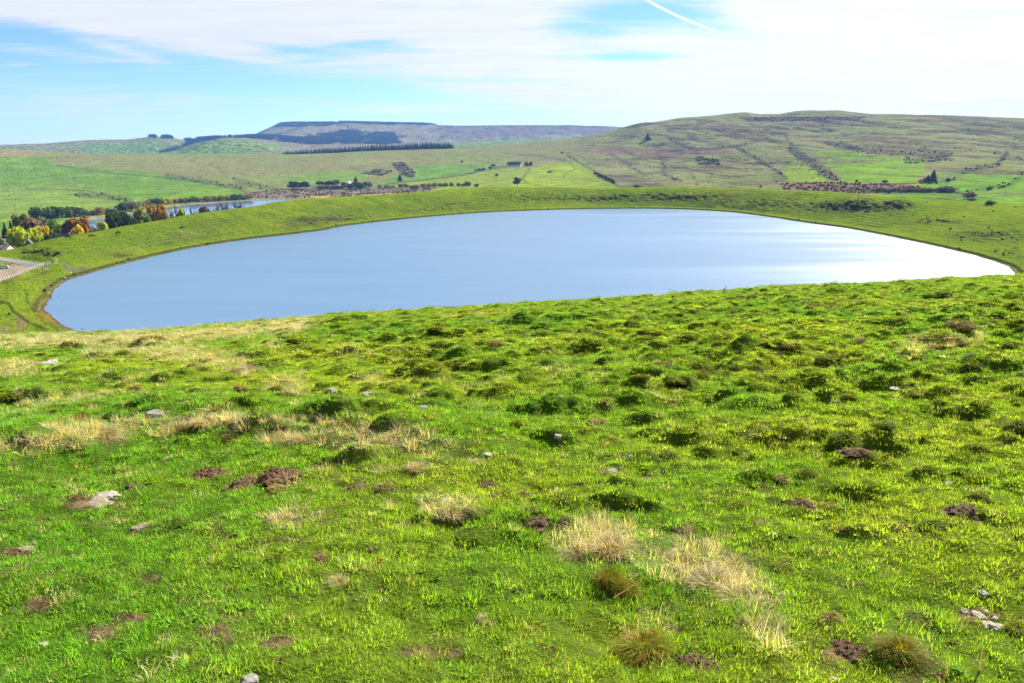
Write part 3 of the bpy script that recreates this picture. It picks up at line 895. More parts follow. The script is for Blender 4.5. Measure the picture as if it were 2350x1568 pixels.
yr = np.concatenate([np.linspace(-5.4, 1.0, 40, endpoint=False), np.geomspace(1.0 + 1.2, 50 + 1.2, 640, endpoint=False) - 1.2, np.geomspace(50, 80, 24, endpoint=False)])
near_rows = np.repeat(yr[:, None], NCOL, 1)
band_near = [near_rows, rows_between(L_80, L_FOOT, 12)]
M_NEAR = ground_material('meadow_ground', (9.0, 38.0), 0.5)
M_RIM = ground_material('rim_pasture', (0.16, 0.75), 0.5)
M_HILL = ground_material('hill_pasture', (0.035, 0.16), 0.45)
M_FAR = ground_material('far_hill', (0.008, 0.03), 0.5)
band('meadow_slope', band_near, M_NEAR)
band('crater_rim', [rows_between(L_FOOT, L_NS, 16), rows_between(L_NS, L_FS, 60)[1:], rows_between(L_FS, L_RIM, 150)[1:], rows_between(L_RIM, L_HV, 14)[1:]], M_RIM)
band('hills', [rows_between(L_HV, L_VAL, 50), rows_between(L_VAL, L_HF, 80)[1:], rows_between(L_HF, L_HM, 60)[1:], rows_between(L_HM, L_CR, 70)[1:], rows_between(L_CR, L_CB, 8)[1:]], M_HILL)
band('plateau', [rows_between(L_CB, L_RH, 30), rows_between(L_RH, L_RB, 6)[1:], rows_between(L_RB, L_FS2, 36)[1:], rows_between(L_FS2, L_MB, 30)[1:], rows_between(L_MB, L_MF, 14)[1:],
                 rows_between(L_MF, L_MT, 8)[1:], rows_between(L_MT, L_END, 8)[1:]], M_FAR)


# ---------------------------------------------------------------- water
def water_material(name, ripple, body, rough):
    m = bpy.data.materials.new(name)
    m.use_nodes = True
    nb = NB(m.node_tree)
    bs = m.node_tree.nodes['Principled BSDF']
    bs.inputs['IOR'].default_value = 1.42
    bs.inputs['Base Color'].default_value = body
    tc = nb.new('ShaderNodeTexCoord')
    mp = nb.new('ShaderNodeMapping')
    mp.inputs['Rotation'].default_value = (0, 0, R(14))
    mp.inputs['Scale'].default_value = (0.35, 1.6, 1.0)
    nb.l.new(tc.outputs['Object'], mp.inputs['Vector'])
    n0 = nb.noise(mp.outputs[0], 0.011, 5, 0.6, 0.8)       # catspaws of wind
    nb.l.new(nb.math('ADD', nb.math('MULTIPLY', nb.math('SUBTRACT', nb.sstep(n0, 0.35, 0.65), 0.5), 0.11), rough), bs.inputs['Roughness'])
    n1 = nb.noise(tc.outputs['Object'], 0.9, 3, 0.6)
    n2 = nb.noise(tc.outputs['Object'], 3.1, 3, 0.6)
    b = nb.new('ShaderNodeBump')
    b.inputs['Strength'].default_value = 1.0
    b.inputs['Distance'].default_value = ripple * 0.8
    nb.l.new(nb.math('ADD', n1, nb.math('MULTIPLY', n2, 0.3)), b.inputs['Height'])
    nb.l.new(b.outputs[0], bs.inputs['Normal'])
    return m


def water_sheet(name, P, z, mat):
    ctr = P.mean(0)
    bm = bmesh.new()
    vs = []
    n = len(P)
    nrm = []
    for i in range(n):
        t = P[(i + 1) % n] - P[i - 1]
        nr = np.array([t[1], -t[0]]) / (np.linalg.norm(t) + 1e-9)
        nrm.append(nr)
    area = 0.5 * sum(P[i][0] * P[(i + 1) % n][1] - P[(i + 1) % n][0] * P[i][1] for i in range(n))
    sg = 1 if area > 0 else -1
    for p, nr in zip(P, nrm):
        q = p + sg * nr * 4.5
        vs.append(bm.verts.new((q[0], q[1], z)))
    f = bm.faces.new(vs)
    bmesh.ops.recalc_face_normals(bm, faces=bm.faces)
    f.normal_update()
    if f.normal.z < 0:
        f.normal_flip()
    bmesh.ops.triangulate(bm, faces=bm.faces)
    me = bpy.data.meshes.new(name)
    bm.to_mesh(me); bm.free()
    me.materials.append(mat)
    o = bpy.data.objects.new(name, me)
    COL.objects.link(o)
    o['kind'] = 'structure'
    return o


water_sheet('lake', LAKE_S, CAM_H - 52.0, water_material('lake_water', 0.035, (0.058, 0.122, 0.208, 1), 0.335))
water_sheet('water', LAKE2, CAM_H + ZL2, water_material('lower_lake_water', 0.03, (0.07, 0.10, 0.15, 1), 0.12))

# ---------------------------------------------------------------- air
def haze_box():
    bm = bmesh.new()
    bmesh.ops.create_cube(bm, size=1.0)
    lo = Vector((-10600, -40, CAM_H - 135)); hi = Vector((10600, 9560, CAM_H + 320))
    for v in bm.verts:
        v.co = Vector((lo[i] + (v.co[i] + 0.5) * (hi[i] - lo[i]) for i in range(3)))
    me = bpy.data.meshes.new('haze')
    bm.to_mesh(me); bm.free()
    m = bpy.data.materials.new('haze_air')
    m.use_nodes = True
    nt = m.node_tree
    nt.nodes.clear()
    out = nt.nodes.new('ShaderNodeOutputMaterial')
    pv = nt.nodes.new('ShaderNodeVolumePrincipled')
    pv.inputs['Color'].default_value = (0.24, 0.48, 1.0, 1)
    pv.inputs['Density'].default_value = 3.3e-5
    pv.inputs['Anisotropy'].default_value = 0.2
    nt.links.new(pv.outputs[0], out.inputs['Volume'])
    me.materials.append(m)
    o = bpy.data.objects.new('haze', me)
    COL.objects.link(o)
    o['kind'] = 'stuff'
    return o


haze_box()

# ---------------------------------------------------------------- materials for plants and things
def foliage_material(name, colour, trans=0.45, vary=0.25, attr=None, rough=0.7, inst=True):
    """leaf or blade: diffuse plus light passing through; colour varies from plant to plant and blade to blade"""
    m = bpy.data.materials.new(name)
    m.use_nodes = True
    nb = NB(m.node_tree)
    nb.n.clear()
    out = nb.new('ShaderNodeOutputMaterial')
    if attr:
        a = nb.new('ShaderNodeAttribute', attribute_name=attr)
        a.attribute_type = 'INSTANCER' if inst else 'GEOMETRY'
        col = a.outputs['Color']
    else:
        rgb = nb.new('ShaderNodeRGB')
        rgb.outputs[0].default_value = (*colour, 1)
        col = rgb.outputs[0]
    v = nb.new('ShaderNodeAttribute', attribute_name='var')
    oi = nb.new('ShaderNodeObjectInfo')
    f = nb.math('ADD', 1.0 - vary, nb.math('MULTIPLY', v.outputs['Fac'], 2 * vary))
    f = nb.math('MULTIPLY', f, nb.math('ADD', 0.88, nb.math('MULTIPLY', oi.outputs['Random'], 0.24)))
    sc = nb.new('ShaderNodeVectorMath', operation='SCALE')
    nb.l.new(col, sc.inputs[0]); nb.l.new(f, sc.inputs['Scale'])
    hs = nb.new('ShaderNodeHueSaturation')
    nb.l.new(nb.math('ADD', 0.485, nb.math('MULTIPLY', v.outputs['Fac'], 0.03)), hs.inputs['Hue'])
    nb.l.new(sc.outputs[0], hs.inputs['Color'])
    df = nb.new('ShaderNodeBsdfDiffuse')
    tr = nb.new('ShaderNodeBsdfTranslucent')
    nb.l.new(hs.outputs[0], df.inputs['Color'])
    warm = nb.mix(1.0, hs.outputs[0], (1.25, 1.10, 0.55, 1), 'MULTIPLY')
    nb.l.new(warm, tr.inputs['Color'])
    mx = nb.new('ShaderNodeMixShader')
    mx.inputs[0].default_value = trans
    nb.l.new(df.outputs[0], mx.inputs[1]); nb.l.new(tr.outputs[0], mx.inputs[2])
    gl = nb.new('ShaderNodeBsdfGlossy')
    gl.inputs['Roughness'].default_value = 0.45
    m2 = nb.new('ShaderNodeMixShader')
    m2.inputs[0].default_value = 0.004
    nb.l.new(mx.outputs[0], m2.inputs[1]); nb.l.new(gl.outputs[0], m2.inputs[2])
    nb.l.new(m2.outputs[0], out.inputs['Surface'])
    return m


def plain_material(name, colour, rough=0.8, scale=6.0, amount=0.35, bump=0.3, metal=0.0, second=None):
    m = bpy.data.materials.new(name)
    m.use_nodes = True
    nb = NB(m.node_tree)
    bs = m.node_tree.nodes['Principled BSDF']
    tc = nb.new('ShaderNodeTexCoord')
    n = nb.noise(tc.outputs['Object'], scale, 6, 0.65)
    n2 = nb.noise(tc.outputs['Object'], scale * 4.3, 4, 0.6)
    f = nb.math('ADD', 1 - amount, nb.math('MULTIPLY', nb.math('ADD', n, n2), amount))
    sc = nb.new('ShaderNodeVectorMath', operation='SCALE')
    base = (*colour, 1)
    if second:
        base = nb.mix(nb.sstep(n, 0.42, 0.62), (*colour, 1), (*second, 1))
    nb.put(sc.inputs[0], base if second else base[:3])
    nb.l.new(f, sc.inputs['Scale'])
    nb.l.new(sc.outputs[0], bs.inputs['Base Color'])
    bs.inputs['Roughness'].default_value = rough
    bs.inputs['Metallic'].default_value = metal
    bs.inputs['Specular IOR Level'].default_value = 0.3
    if bump:
        b = nb.new('ShaderNodeBump')
        b.inputs['Strength'].default_value = bump
        b.inputs['Distance'].default_value = 0.3 / scale
        nb.l.new(nb.math('ADD', n, n2), b.inputs['Height'])
        nb.l.new(b.outputs[0], bs.inputs['Normal'])
    return m


def mesh_from(name, V, F, mat, var=None, smooth=False):
    me = bpy.data.meshes.new(name)
    me.from_pydata([tuple(map(float, v)) for v in V], [], F)
    if var is not None:
        a = me.attributes.new('var', 'FLOAT', 'POINT')
        a.data.foreach_set('value', np.asarray(var, np.float32))
    if smooth:
        me.polygons.foreach_set('use_smooth', np.ones(len(me.polygons), bool))
    if mat:
        me.materials.append(mat)
    return me


def link(name, me, loc=(0, 0, 0), rotz=0.0, scale=1.0, parent=None):
    o = bpy.data.objects.new(name, me)
    o.location = loc
    o.rotation_euler = (0, 0, rotz)
    o.scale = (scale,) * 3 if np.isscalar(scale) else scale
    COL.objects.link(o)
    if parent:
        o.parent = parent
    return o


# ---------------------------------------------------------------- grass
def tuft(rg, n, spread, hgt, width, lean, droop=0.5, segs=2):
    """blades growing from a patch of ground; lean in radians"""
    V, F, W = [], [], []
    for i in range(n):
        r = spread * math.sqrt(rg.random()); th = rg.random() * 2 * math.pi
        bx, by = r * math.cos(th), r * math.sin(th)
        d = th + rg.normal(0, 0.9) if r > 0.3 * spread else rg.random() * 2 * math.pi
        h = hgt * (0.55 + 0.75 * rg.random()) * (1 - 0.35 * (r / spread) ** 2)
        le = abs(rg.normal(lean, lean * 0.5))
        w = width * (0.7 + 0.6 * rg.random())
        s0 = len(V); var = rg.random()
        p = np.array([bx, by, -0.15 * hgt]); ang = le * 0.6
        side = np.array([-math.sin(d + rg.normal(0, 0.6)), math.cos(d), 0.0])
        side /= np.linalg.norm(side) + 1e-9
        for s in range(segs):
            ww = w * (1 - 0.35 * s / segs)
            V += [p - side * ww / 2, p + side * ww / 2]; W += [var, var]
            step = (h + 0.15 * hgt) / segs
            p = p + step * np.array([math.sin(ang) * math.cos(d), math.sin(ang) * math.sin(d), math.cos(ang)])
            ang += le * droop
        V.append(p); W.append(var)
        for s in range(segs - 1):
            a = s0 + 2 * s
            F.append((a, a + 1, a + 3, a + 2))
        a = s0 + 2 * (segs - 1)
        F.append((a, a + 1, len(V) - 1))
    return V, F, W


def scatter(name, pts, rot, scl, idx, tint, variants):
    """one object: points with per-plant attributes, each carrying a copy of one of the variants"""
    me = bpy.data.meshes.new(name)
    me.vertices.add(len(pts))
    me.vertices.foreach_set('co', np.asarray(pts, np.float32).ravel())
    for nm, typ, arr, key in (('rot', 'FLOAT_VECTOR', rot, 'vector'), ('scl', 'FLOAT_VECTOR', scl, 'vector'), ('idx', 'INT', idx, 'value')):
        a = me.attributes.new(nm, typ, 'POINT')
        a.data.foreach_set(key, np.asarray(arr, np.int32 if typ == 'INT' else np.float32).ravel())
    a = me.attributes.new('tint', 'FLOAT_COLOR', 'POINT')
    t4 = np.ones((len(pts), 4), np.float32); t4[:, :3] = tint
    a.data.foreach_set('color', t4.ravel())
    o = bpy.data.objects.new(name, me)
    COL.objects.link(o)
    sub = bpy.data.collections.new(name + '_kinds')
    for i, m in enumerate(variants):
        v = bpy.data.objects.new('%s_kind_%02d' % (name, i), m)
        sub.objects.link(v)
    ng = bpy.data.node_groups.new(name + '_scatter', 'GeometryNodeTree')
    ng.interface.new_socket('Geometry', in_out='INPUT', socket_type='NodeSocketGeometry')
    ng.interface.new_socket('Geometry', in_out='OUTPUT', socket_type='NodeSocketGeometry')
    gi = ng.nodes.new('NodeGroupInput'); go = ng.nodes.new('NodeGroupOutput')
    iop = ng.nodes.new('GeometryNodeInstanceOnPoints')
    ci = ng.nodes.new('GeometryNodeCollectionInfo')
    ci.inputs['Collection'].default_value = sub
    ci.inputs['Separate Children'].default_value = True
    ci.inputs['Reset Children'].default_value = True

    def na(nm, typ):
        n = ng.nodes.new('GeometryNodeInputNamedAttribute')
        n.data_type = typ
        n.inputs['Name'].default_value = nm
        return [s for s in n.outputs if s.enabled and s.name == 'Attribute'][0]
    ng.links.new(gi.outputs[0], iop.inputs['Points'])
    ng.links.new(ci.outputs[0], iop.inputs['Instance'])
    iop.inputs['Pick Instance'].default_value = True
    ng.links.new(na('idx', 'INT'), iop.inputs['Instance Index'])
    ng.links.new(na('rot', 'FLOAT_VECTOR'), iop.inputs['Rotation'])
    ng.links.new(na('scl', 'FLOAT_VECTOR'), iop.inputs['Scale'])
    ng.links.new(iop.outputs[0], go.inputs[0])
    md = o.modifiers.new('scatter', 'NODES')
    md.node_group = ng
    o['kind'] = 'stuff'
    return o


M_BLADE = foliage_material('grass_blade', (0, 0, 0), 0.50, 0.30, 'tint')
rg = np.random.default_rng(11)
KINDS = []
for i in range(4):     # 0-3 cropped sward, fine blades
    KINDS.append(mesh_from('sward', *tuft(rg, 36, 0.075, 0.040, 0.0042, 0.85)[:2], M_BLADE))
for i in range(3):     # 4-6 sward further away, fewer broader blades
    KINDS.append(mesh_from('sward_coarse', *tuft(rg, 28, 0.075, 0.032, 0.0075, 1.0)[:2], M_BLADE))
for i in range(3):     # 7-9 lush tuft, longer
    KINDS.append(mesh_from('lush_tuft', *tuft(rg, 40, 0.07, 0.066, 0.0045, 0.55, 0.6)[:2], M_BLADE))
for i in range(3):     # 10-12 dry straw
    KINDS.append(mesh_from('straw_tuft', *tuft(rg, 30, 0.05, 0.17, 0.0030, 0.50, 0.8, 3)[:2], M_BLADE))
def rosette(g, n=8, r=0.034):
    V, F = [], []
    for i in range(n):
        th = 6.283 * i / n + g.normal(0, 0.25); l = r * (0.7 + 0.6 * g.random()); w = l * 0.30
        c, s = math.cos(th), math.sin(th); z = 0.010 + 0.012 * g.random()
        V += [np.array([0, 0, 0.004]), np.array([0.5 * l * c - w * s, 0.5 * l * s + w * c, z]), np.array([l * c, l * s, z * 0.6]), np.array([0.5 * l * c + w * s, 0.5 * l * s - w * c, z]), np.array([0.5 * l * c, 0.5 * l * s, z * 0.7])]
        k = 5 * i
        F += [(k, k + 3, k + 4), (k + 4, k + 3, k + 2), (k + 4, k + 2, k + 1), (k, k + 4, k + 1)]
    return V, F


for i in range(3):     # 13-15 low broad-leaved weeds
    KINDS.append(mesh_from('weed_rosette', *rosette(rg), M_BLADE))
_vs = np.random.default_rng(3)
for m in KINDS:
    nblade = len(m.vertices)
    a = m.attributes.new('var', 'FLOAT', 'POINT')
    co = np.zeros(nblade * 3, np.float32); m.vertices.foreach_get('co', co)
    per = 7 if m.name.startswith('straw') else 5
    a.data.foreach_set('value', np.repeat(_vs.random(nblade // per), per).astype(np.float32))


def sample_slope(n_target, y0, y1, dens):
    """random points on the slope between two distances, dens plants per square metre at distance y"""
    out = []
    ys = np.geomspace(y0, y1, 40)
    for a, b in zip(ys[:-1], ys[1:]):
        hw = 0.72 * (0.5 * (a + b) + 1.0) + 1.6
        n = int((b - a) * 2 * hw * dens(0.5 * (a + b)))
        y = a + (b - a) * rg.random(n)
        out.append(np.stack([(rg.random(n) * 2 - 1) * hw, y], 1))
    return np.concatenate(out)


def grow_grass():
    size = lambda y: 0.50 + 0.036 * y                       # tufts stand for more ground further off
    P = sample_slope(0, 1.2, 58.0, lambda y: 175.0 / size(y) ** 2 * (1 + 0.02 * y))
    x, y = P[:, 0], P[:, 1]
    z = H(x, y)
    px, py = to_px(x, y, z)
    dry, bare = near_zones(px, py, x, y)
    n = len(x)
    keep = rg.random(n) > bare * 0.84
    lush = sst(fbm(x / 1.6, y / 1.6, 131, 3), 0.15, 0.5)
    bald = sst(fbm(x / 0.55, y / 0.55, 133, 3), 0.25, 0.55) * (1 - sst(y, 10, 25))
    keep &= rg.random(n) > bald * 0.75
    x, y, z, dry, lush = x[keep], y[keep], z[keep], dry[keep], lush[keep]
    n = len(x)
    g = near_green(x, y)
    r1 = rg.random(n)
    isdry = rg.random(n) < dry * 0.62
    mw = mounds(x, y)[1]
    somestraw = (~isdry) & (rg.random(n) < 0.014 + 0.03 * sst(x / (y + 6), 0.1, -0.4))
    tint = g * (0.58 + 0.84 * r1[:, None]) * 0.94
    deep = lush * 0.7
    tint = mixc(tint, C(0.050, 0.125, 0.008), deep)
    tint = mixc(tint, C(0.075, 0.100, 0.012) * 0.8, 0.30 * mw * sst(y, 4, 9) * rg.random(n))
    tint = mixc(tint, C(0.20, 0.19, 0.06), (rg.random(n) < 0.10) * 0.6)
    st = C(0.27, 0.245, 0.135) * (0.8 + 0.4 * rg.random(n))[:, None]
    st = mixc(st, C(0.30, 0.21, 0.05), (rg.random(n) < 0.08) * 0.7)
    tint = np.where((isdry | somestraw)[:, None], st, tint)
    idx = np.where(y < 13, rg.integers(0, 4, n), rg.integers(4, 7, n))
    idx = np.where((rg.random(n) < 0.10 + 0.5 * deep) & ~isdry, rg.integers(7, 10, n), idx)
    idx = np.where(isdry & (rg.random(n) < 0.7), rg.integers(10, 13, n), idx)
    weed = (~isdry) & (y < 11) & (rg.random(n) < 0.02 + 0.16 * sst(fbm(x / 0.8, y / 0.8, 171, 3), 0.1, 0.4))
    idx = np.where(weed, rg.integers(13, 16, n), idx)
    wt = np.where((rg.random(n) < 0.22)[:, None], C(0.070, 0.042, 0.020), C(0.050, 0.115, 0.014))
    tint = np.where(weed[:, None], wt * (0.7 + 0.6 * rg.random(n))[:, None], tint)
    s = size(y) * (0.75 + 0.6 * rg.random(n)) / 0.85
    s = np.where(somestraw, s * 0.9, s)
    hz = np.where(idx >= 10, 0.55 + 0.5 * rg.random(n), 0.8 + 0.4 * rg.random(n)) / (1 + 0.05 * y)
    scl = np.stack([s, s, s * hz], 1)
    # the wind has combed the grass: lean across the slope
    rot = np.stack([rg.normal(0, 0.18, n), rg.normal(0.10, 0.18, n), rg.random(n) * 6.283], 1)
    pts = np.stack([x, y, z + CAM_H - 0.004], 1)
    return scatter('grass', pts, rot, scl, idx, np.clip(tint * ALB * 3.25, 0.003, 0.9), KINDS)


grow_grass()

# ---------------------------------------------------------------- trees, shrubs
def crown_mesh(seed, n=620, lobes=8, wide=0.42, low=0.14, leaf=0.075, flat=1.0):
    g = np.random.default_rng(seed)
    L = []
    for i in range(lobes):
        th = g.random() * 6.283; r = wide * 0.62 * math.sqrt(g.random()); zz = low + 0.22 + (0.62 - 0.12) * g.random()
        rr = wide * (0.40 + 0.28 * g.random()) * (1 - 0.35 * max(0, zz - 0.55))
        L.append((r * math.cos(th), r * math.sin(th), zz, rr))
    L.append((0, 0, 0.72, wide * 0.55)); L.append((0, 0, 0.45, wide * 0.72))
    V, F, W = [], [], []
    for i in range(n):
        cx, cy, cz, rr = L[g.integers(len(L))]
        d = g.normal(size=3); d /= np.linalg.norm(d)
        q = np.array([cx, cy, cz]) + d * rr * (0.55 + 0.5 * g.random() ** 0.5) * np.array([1, 1, 0.85 * flat])
        q[2] = np.clip(q[2], low * 0.6, 1.0)
        nrm = d + g.normal(0, 0.6, 3); nrm /= np.linalg.norm(nrm)
        t = np.cross(nrm, g.normal(size=3)); t /= np.linalg.norm(t); b = np.cross(nrm, t)
        s = leaf * (0.6 + 0.8 * g.random())
        k = len(V)
        V += [q - t * s, q - b * s * 0.7 + nrm * s * 0.2, q + t * s, q + b * s * 0.7 + nrm * s * 0.2]
        F.append((k, k + 1, k + 2, k + 3))
        W += [float(np.clip(g.normal(0.5, 0.22), 0, 1))] * 4
    return V, F, W


def limb(V, F, a, b, ra, rb, sides=6):
    a, b = np.array(a, float), np.array(b, float)
    d = (b - a) / np.linalg.norm(b - a)
    t = np.cross(d, [0.3, 0.9, 0.1]); t /= np.linalg.norm(t); u = np.cross(d, t)
    k = len(V)
    for p, r in ((a, ra), (b, rb)):
        for i in range(sides):
            th = 2 * math.pi * i / sides
            V.append(p + r * (math.cos(th) * t + math.sin(th) * u))
    for i in range(sides):
        j = (i + 1) % sides
        F.append((k + i, k + j, k + sides + j, k + sides + i))
    F.append(tuple(k + sides + i for i in range(sides)))


def trunk_mesh(seed):
    g = np.random.default_rng(seed)
    V, F = [], []
    limb(V, F, (0, 0, -0.06), (0.01, 0, 0.34), 0.035, 0.024)
    limb(V, F, (0.01, 0, 0.33), (-0.02, 0.01, 0.72), 0.024, 0.008)
    for i in range(5):
        th = i * 1.26 + g.random(); z0 = 0.22 + 0.09 * i
        limb(V, F, (0, 0, z0), (0.24 * math.cos(th), 0.24 * math.sin(th), z0 + 0.2), 0.014, 0.004, 5)
    return V, F


def bare_mesh(seed, n=300):
    """leafless crown: boughs splitting into twigs"""
    g = np.random.default_rng(seed)
    V, F = [], []
    for i in range(13):
        th = i * 2.4 + g.random(); z0 = 0.18 + 0.04 * i
        e = np.array([0.30 * math.cos(th) * (1.1 - 0.6 * z0), 0.30 * math.sin(th) * (1.1 - 0.6 * z0), z0 + 0.26])
        limb(V, F, (0, 0, z0), e, 0.012, 0.005, 4)
        for j in range(n // 13):
            f = 0.3 + 0.7 * g.random()
            s = np.array([0, 0, z0]) * (1 - f) + e * f
            t = s + g.normal(0, 0.085, 3) + np.array([0, 0, 0.06])
            d = np.cross(t - s, g.normal(size=3)); d /= np.linalg.norm(d)
            k = len(V)
            V += [s - d * 0.016, s + d * 0.016, t + d * 0.009, t - d * 0.009]
            F.append((k, k + 1, k + 2, k + 3))
    return V, F


def conifer_mesh(seed, levels=13, per=9, wide=0.26):
    g = np.random.default_rng(seed)
    V, F, W = [], [], []
    for l in range(levels):
        z = 0.06 + 0.90 * l / levels
        r = wide * (1 - l / levels) ** 0.85 * (0.85 + 0.3 * g.random()) + 0.02
        for i in range(per):
            th = 2 * math.pi * (i + g.random() * 0.7) / per
            rr = r * (0.7 + 0.5 * g.random())
            c, s = math.cos(th), math.sin(th)
            k = len(V)
            w = rr * 0.55
            V += [(0, 0, z + 0.085), (c * rr * 0.6 - s * w, s * rr * 0.6 + c * w, z + 0.01), (c * rr, s * rr, z - 0.035), (c * rr * 0.6 + s * w, s * rr * 0.6 - c * w, z + 0.01)]
            F.append((k, k + 1, k + 2, k + 3))
            W += [g.random()] * 4
    return V, F, W


LEAF = {}


def leafmat(key, rgb, trans=0.35):
    if key not in LEAF:
        LEAF[key] = foliage_material('leaves_' + key, tuple(1.0 * c for c in rgb), trans, 0.45)
    return LEAF[key]


M_BARK = plain_material('bark', (0.075, 0.058, 0.045), 0.9, 3.0)
M_TWIG = plain_material('twigs', (0.115, 0.095, 0.095), 0.9, 3.0, bump=0)
M_TWIG2 = plain_material('purple_twigs', (0.120, 0.085, 0.085), 0.9, 3.0, bump=0)
CROWNS = [mesh_from('crown', *crown_mesh(s)[:2], None, crown_mesh(s)[2]) for s in (1, 2, 3, 4)]
NARROW = [mesh_from('narrow_crown', *crown_mesh(s, 520, 8, 0.27, 0.10)[:2], None, crown_mesh(s, 520, 8, 0.27, 0.10)[2]) for s in (5, 6)]
BUSHES = [mesh_from('bush', *crown_mesh(s, 420, 8, 0.62, 0.02, 0.10)[:2], None, crown_mesh(s, 420, 8, 0.62, 0.02, 0.10)[2]) for s in (7, 8, 9)]
TRUNKS = [mesh_from('trunk', *trunk_mesh(s), M_BARK) for s in (1, 2)]
BARES = [mesh_from('bare_crown', *bare_mesh(s), None) for s in (1, 2, 3)]
CONIFERS = [mesh_from('conifer', *conifer_mesh(s)[:2], None, conifer_mesh(s)[2]) for s in (1, 2, 3)]
for m in CROWNS + NARROW + BUSHES + BARES + CONIFERS:
    m.materials.append(M_BARK)


def setmat(o, m):
    o.material_slots[0].link = 'OBJECT'
    o.material_slots[0].material = m


PAL = dict(lime=(0.30, 0.36, 0.02), yellow=(0.50, 0.38, 0.03), olive=(0.130, 0.150, 0.030), dark=(0.042, 0.070, 0.018), blue=(0.028, 0.048, 0.040), green=(0.10, 0.165, 0.022), mid=(0.075, 0.105, 0.026),
           orange=(0.24, 0.155, 0.030), red=(0.29, 0.145, 0.034), brown=(0.170, 0.115, 0.065), grey=(0.15, 0.125, 0.095), plum=(0.125, 0.085, 0.080), rust=(0.24, 0.13, 0.04), heath=(0.115, 0.085, 0.075), sage=(0.130, 0.135, 0.105))
_n = [0]


def place(px, top, base=None, Y=None):
    """ground point and height of something seen between two picture heights; Y gives the distance when its foot is hidden"""
    if Y is None:
        x, y, z = pick(px, base)
    else:
        x, y, _ = at(px, 400, Y)
        x = ray(px, base or top)[0] / ray(px, base or top)[1] * Y
        z = float(H(x, Y)[0]); y = Y
    rx, ry, rz = ray(px, top)
    return x, y, z, max(rz / ry * y - z, 0.8)


def tree(name, label, cat, px, top, width, colour, base=None, Y=None, kind='crown', group=None, hmax=None, rows=None):
    x, y, z, h = place(px, top, base, Y)
    if hmax: h = min(h, hmax)
    d = math.hypot(x, y)
    w = width * 1.25 / FV * d
    i = _n[0]; _n[0] += 1
    root = bpy.data.objects.new(name, None)
    root.location = (x, y, z + CAM_H - 0.05); root.rotation_euler = (0, 0, (i * 2.39996) % 6.283)
    root.empty_display_size = 1.0
    COL.objects.link(root)
    tag(root, label, cat, group)
    src, base_w = {'crown': (CROWNS, 0.90), 'narrow': (NARROW, 0.60), 'bare': (BARES, 0.74), 'conifer': (CONIFERS, 0.52)}[kind]
    cr = link('crown', src[i % len(src)], (0, 0, 0), 0, (w / base_w, w / base_w, h), root)
    setmat(cr, colour if not isinstance(colour, str) else leafmat(colour, PAL[colour]))
    link('trunk', TRUNKS[i % 2], (0, 0, 0), 0, (h * 0.6, h * 0.6, h * 0.9), root)
    return root


def bush(label, px, top, width, colour, base=None, Y=None, group=None, name='shrub', cat='shrub', src=None, hmax=None):
    x, y, z, h = place(px, top, base, Y)
    if hmax: h = min(h, hmax)
    w = width * 1.15 / FV * math.hypot(x, y)
    i = _n[0]; _n[0] += 1
    me = (src or BUSHES)[i % 3]
    o = link(name, me, (x, y, z + CAM_H - 0.04 * h), (i * 2.39996) % 6.283, (w / (1.25 if src is None else 0.52), w / (1.25 if src is None else 0.52), h * 1.04))
    setmat(o, leafmat(colour, PAL[colour]))
    tag(o, label, cat, group)
    return o


# trees of the hamlet below the rim, front to back
T = tree
T('broadleaf_tree', 'big lime green tree beside the white building, front row of the hamlet', 'tree', 37, 519, 38, 'lime', Y=500)
T('conifer_tree', 'dark narrow conifer rising behind the big lime green tree', 'tree', 22, 503, 17, 'blue', Y=590, kind='conifer')
T('conifer_tree', 'dark blue-green conifer at the very edge of the photo behind the white building', 'tree', 8, 508, 20, 'blue', Y=540, kind='conifer')
T('broadleaf_tree', 'olive and orange autumn tree behind the dark narrow conifer', 'tree', 44, 492, 26, 'olive', Y=640)
T('broadleaf_tree', 'grey-brown thinning tree in the middle of the hamlet, the wider of two', 'tree', 68, 497, 36, 'brown', Y=620)
T('broadleaf_tree', 'grey-brown thinning tree beside the wider grey-brown one, nearer the lower lake', 'tree', 90, 500, 26, 'grey', Y=630)
T('broadleaf_tree', 'bright lime tree beside the steep pale roof verge of the gabled house', 'tree', 77, 520, 26, 'lime', Y=510)
T('broadleaf_tree', 'golden yellow tree between a lime tree and an olive bush', 'tree', 96, 519, 20, 'yellow', Y=520)
T('broadleaf_tree', 'spreading fresh green tree between the grey-brown trees and the slate-roofed house', 'tree', 120, 503, 38, 'green', Y=590)
bush('dark olive bush in front of the slate-roofed house', 116, 529, 34, 'mid', Y=500)
T('broadleaf_tree', 'plum-brown half bare tree behind the slate-roofed house', 'tree', 155, 499, 30, 'plum', Y=560)
T('broadleaf_tree', 'flaming orange-red tree by the water of the lower lake', 'tree', 181, 499, 32, 'red', Y=560)
T('broadleaf_tree', 'small yellow-orange tree in front of the flaming orange-red one', 'tree', 176, 514, 26, 'yellow', Y=530)
T('poplar_tree', 'slim yellow-green tree standing alone against the lower lake', 'tree', 228, 498, 21, 'lime', Y=560, kind='narrow')
bush('small brown bush at the foot of the slim yellow-green tree', 214, 521, 16, 'brown', Y=520)
T('broadleaf_tree', 'very dark green tree, first of the clump on the rim edge', 'tree', 257, 487, 26, 'dark', Y=600)
T('broadleaf_tree', 'very dark green round tree, tallest of the clump on the rim edge', 'tree', 287, 482, 38, 'dark', Y=610)
T('broadleaf_tree', 'olive green tree between the very dark trees and the orange one', 'tree', 320, 476, 40, 'olive', Y=650)
T('broadleaf_tree', 'pale green rounded tree low in front of the olive green one', 'tree', 335, 490, 20, 'green', Y=600)
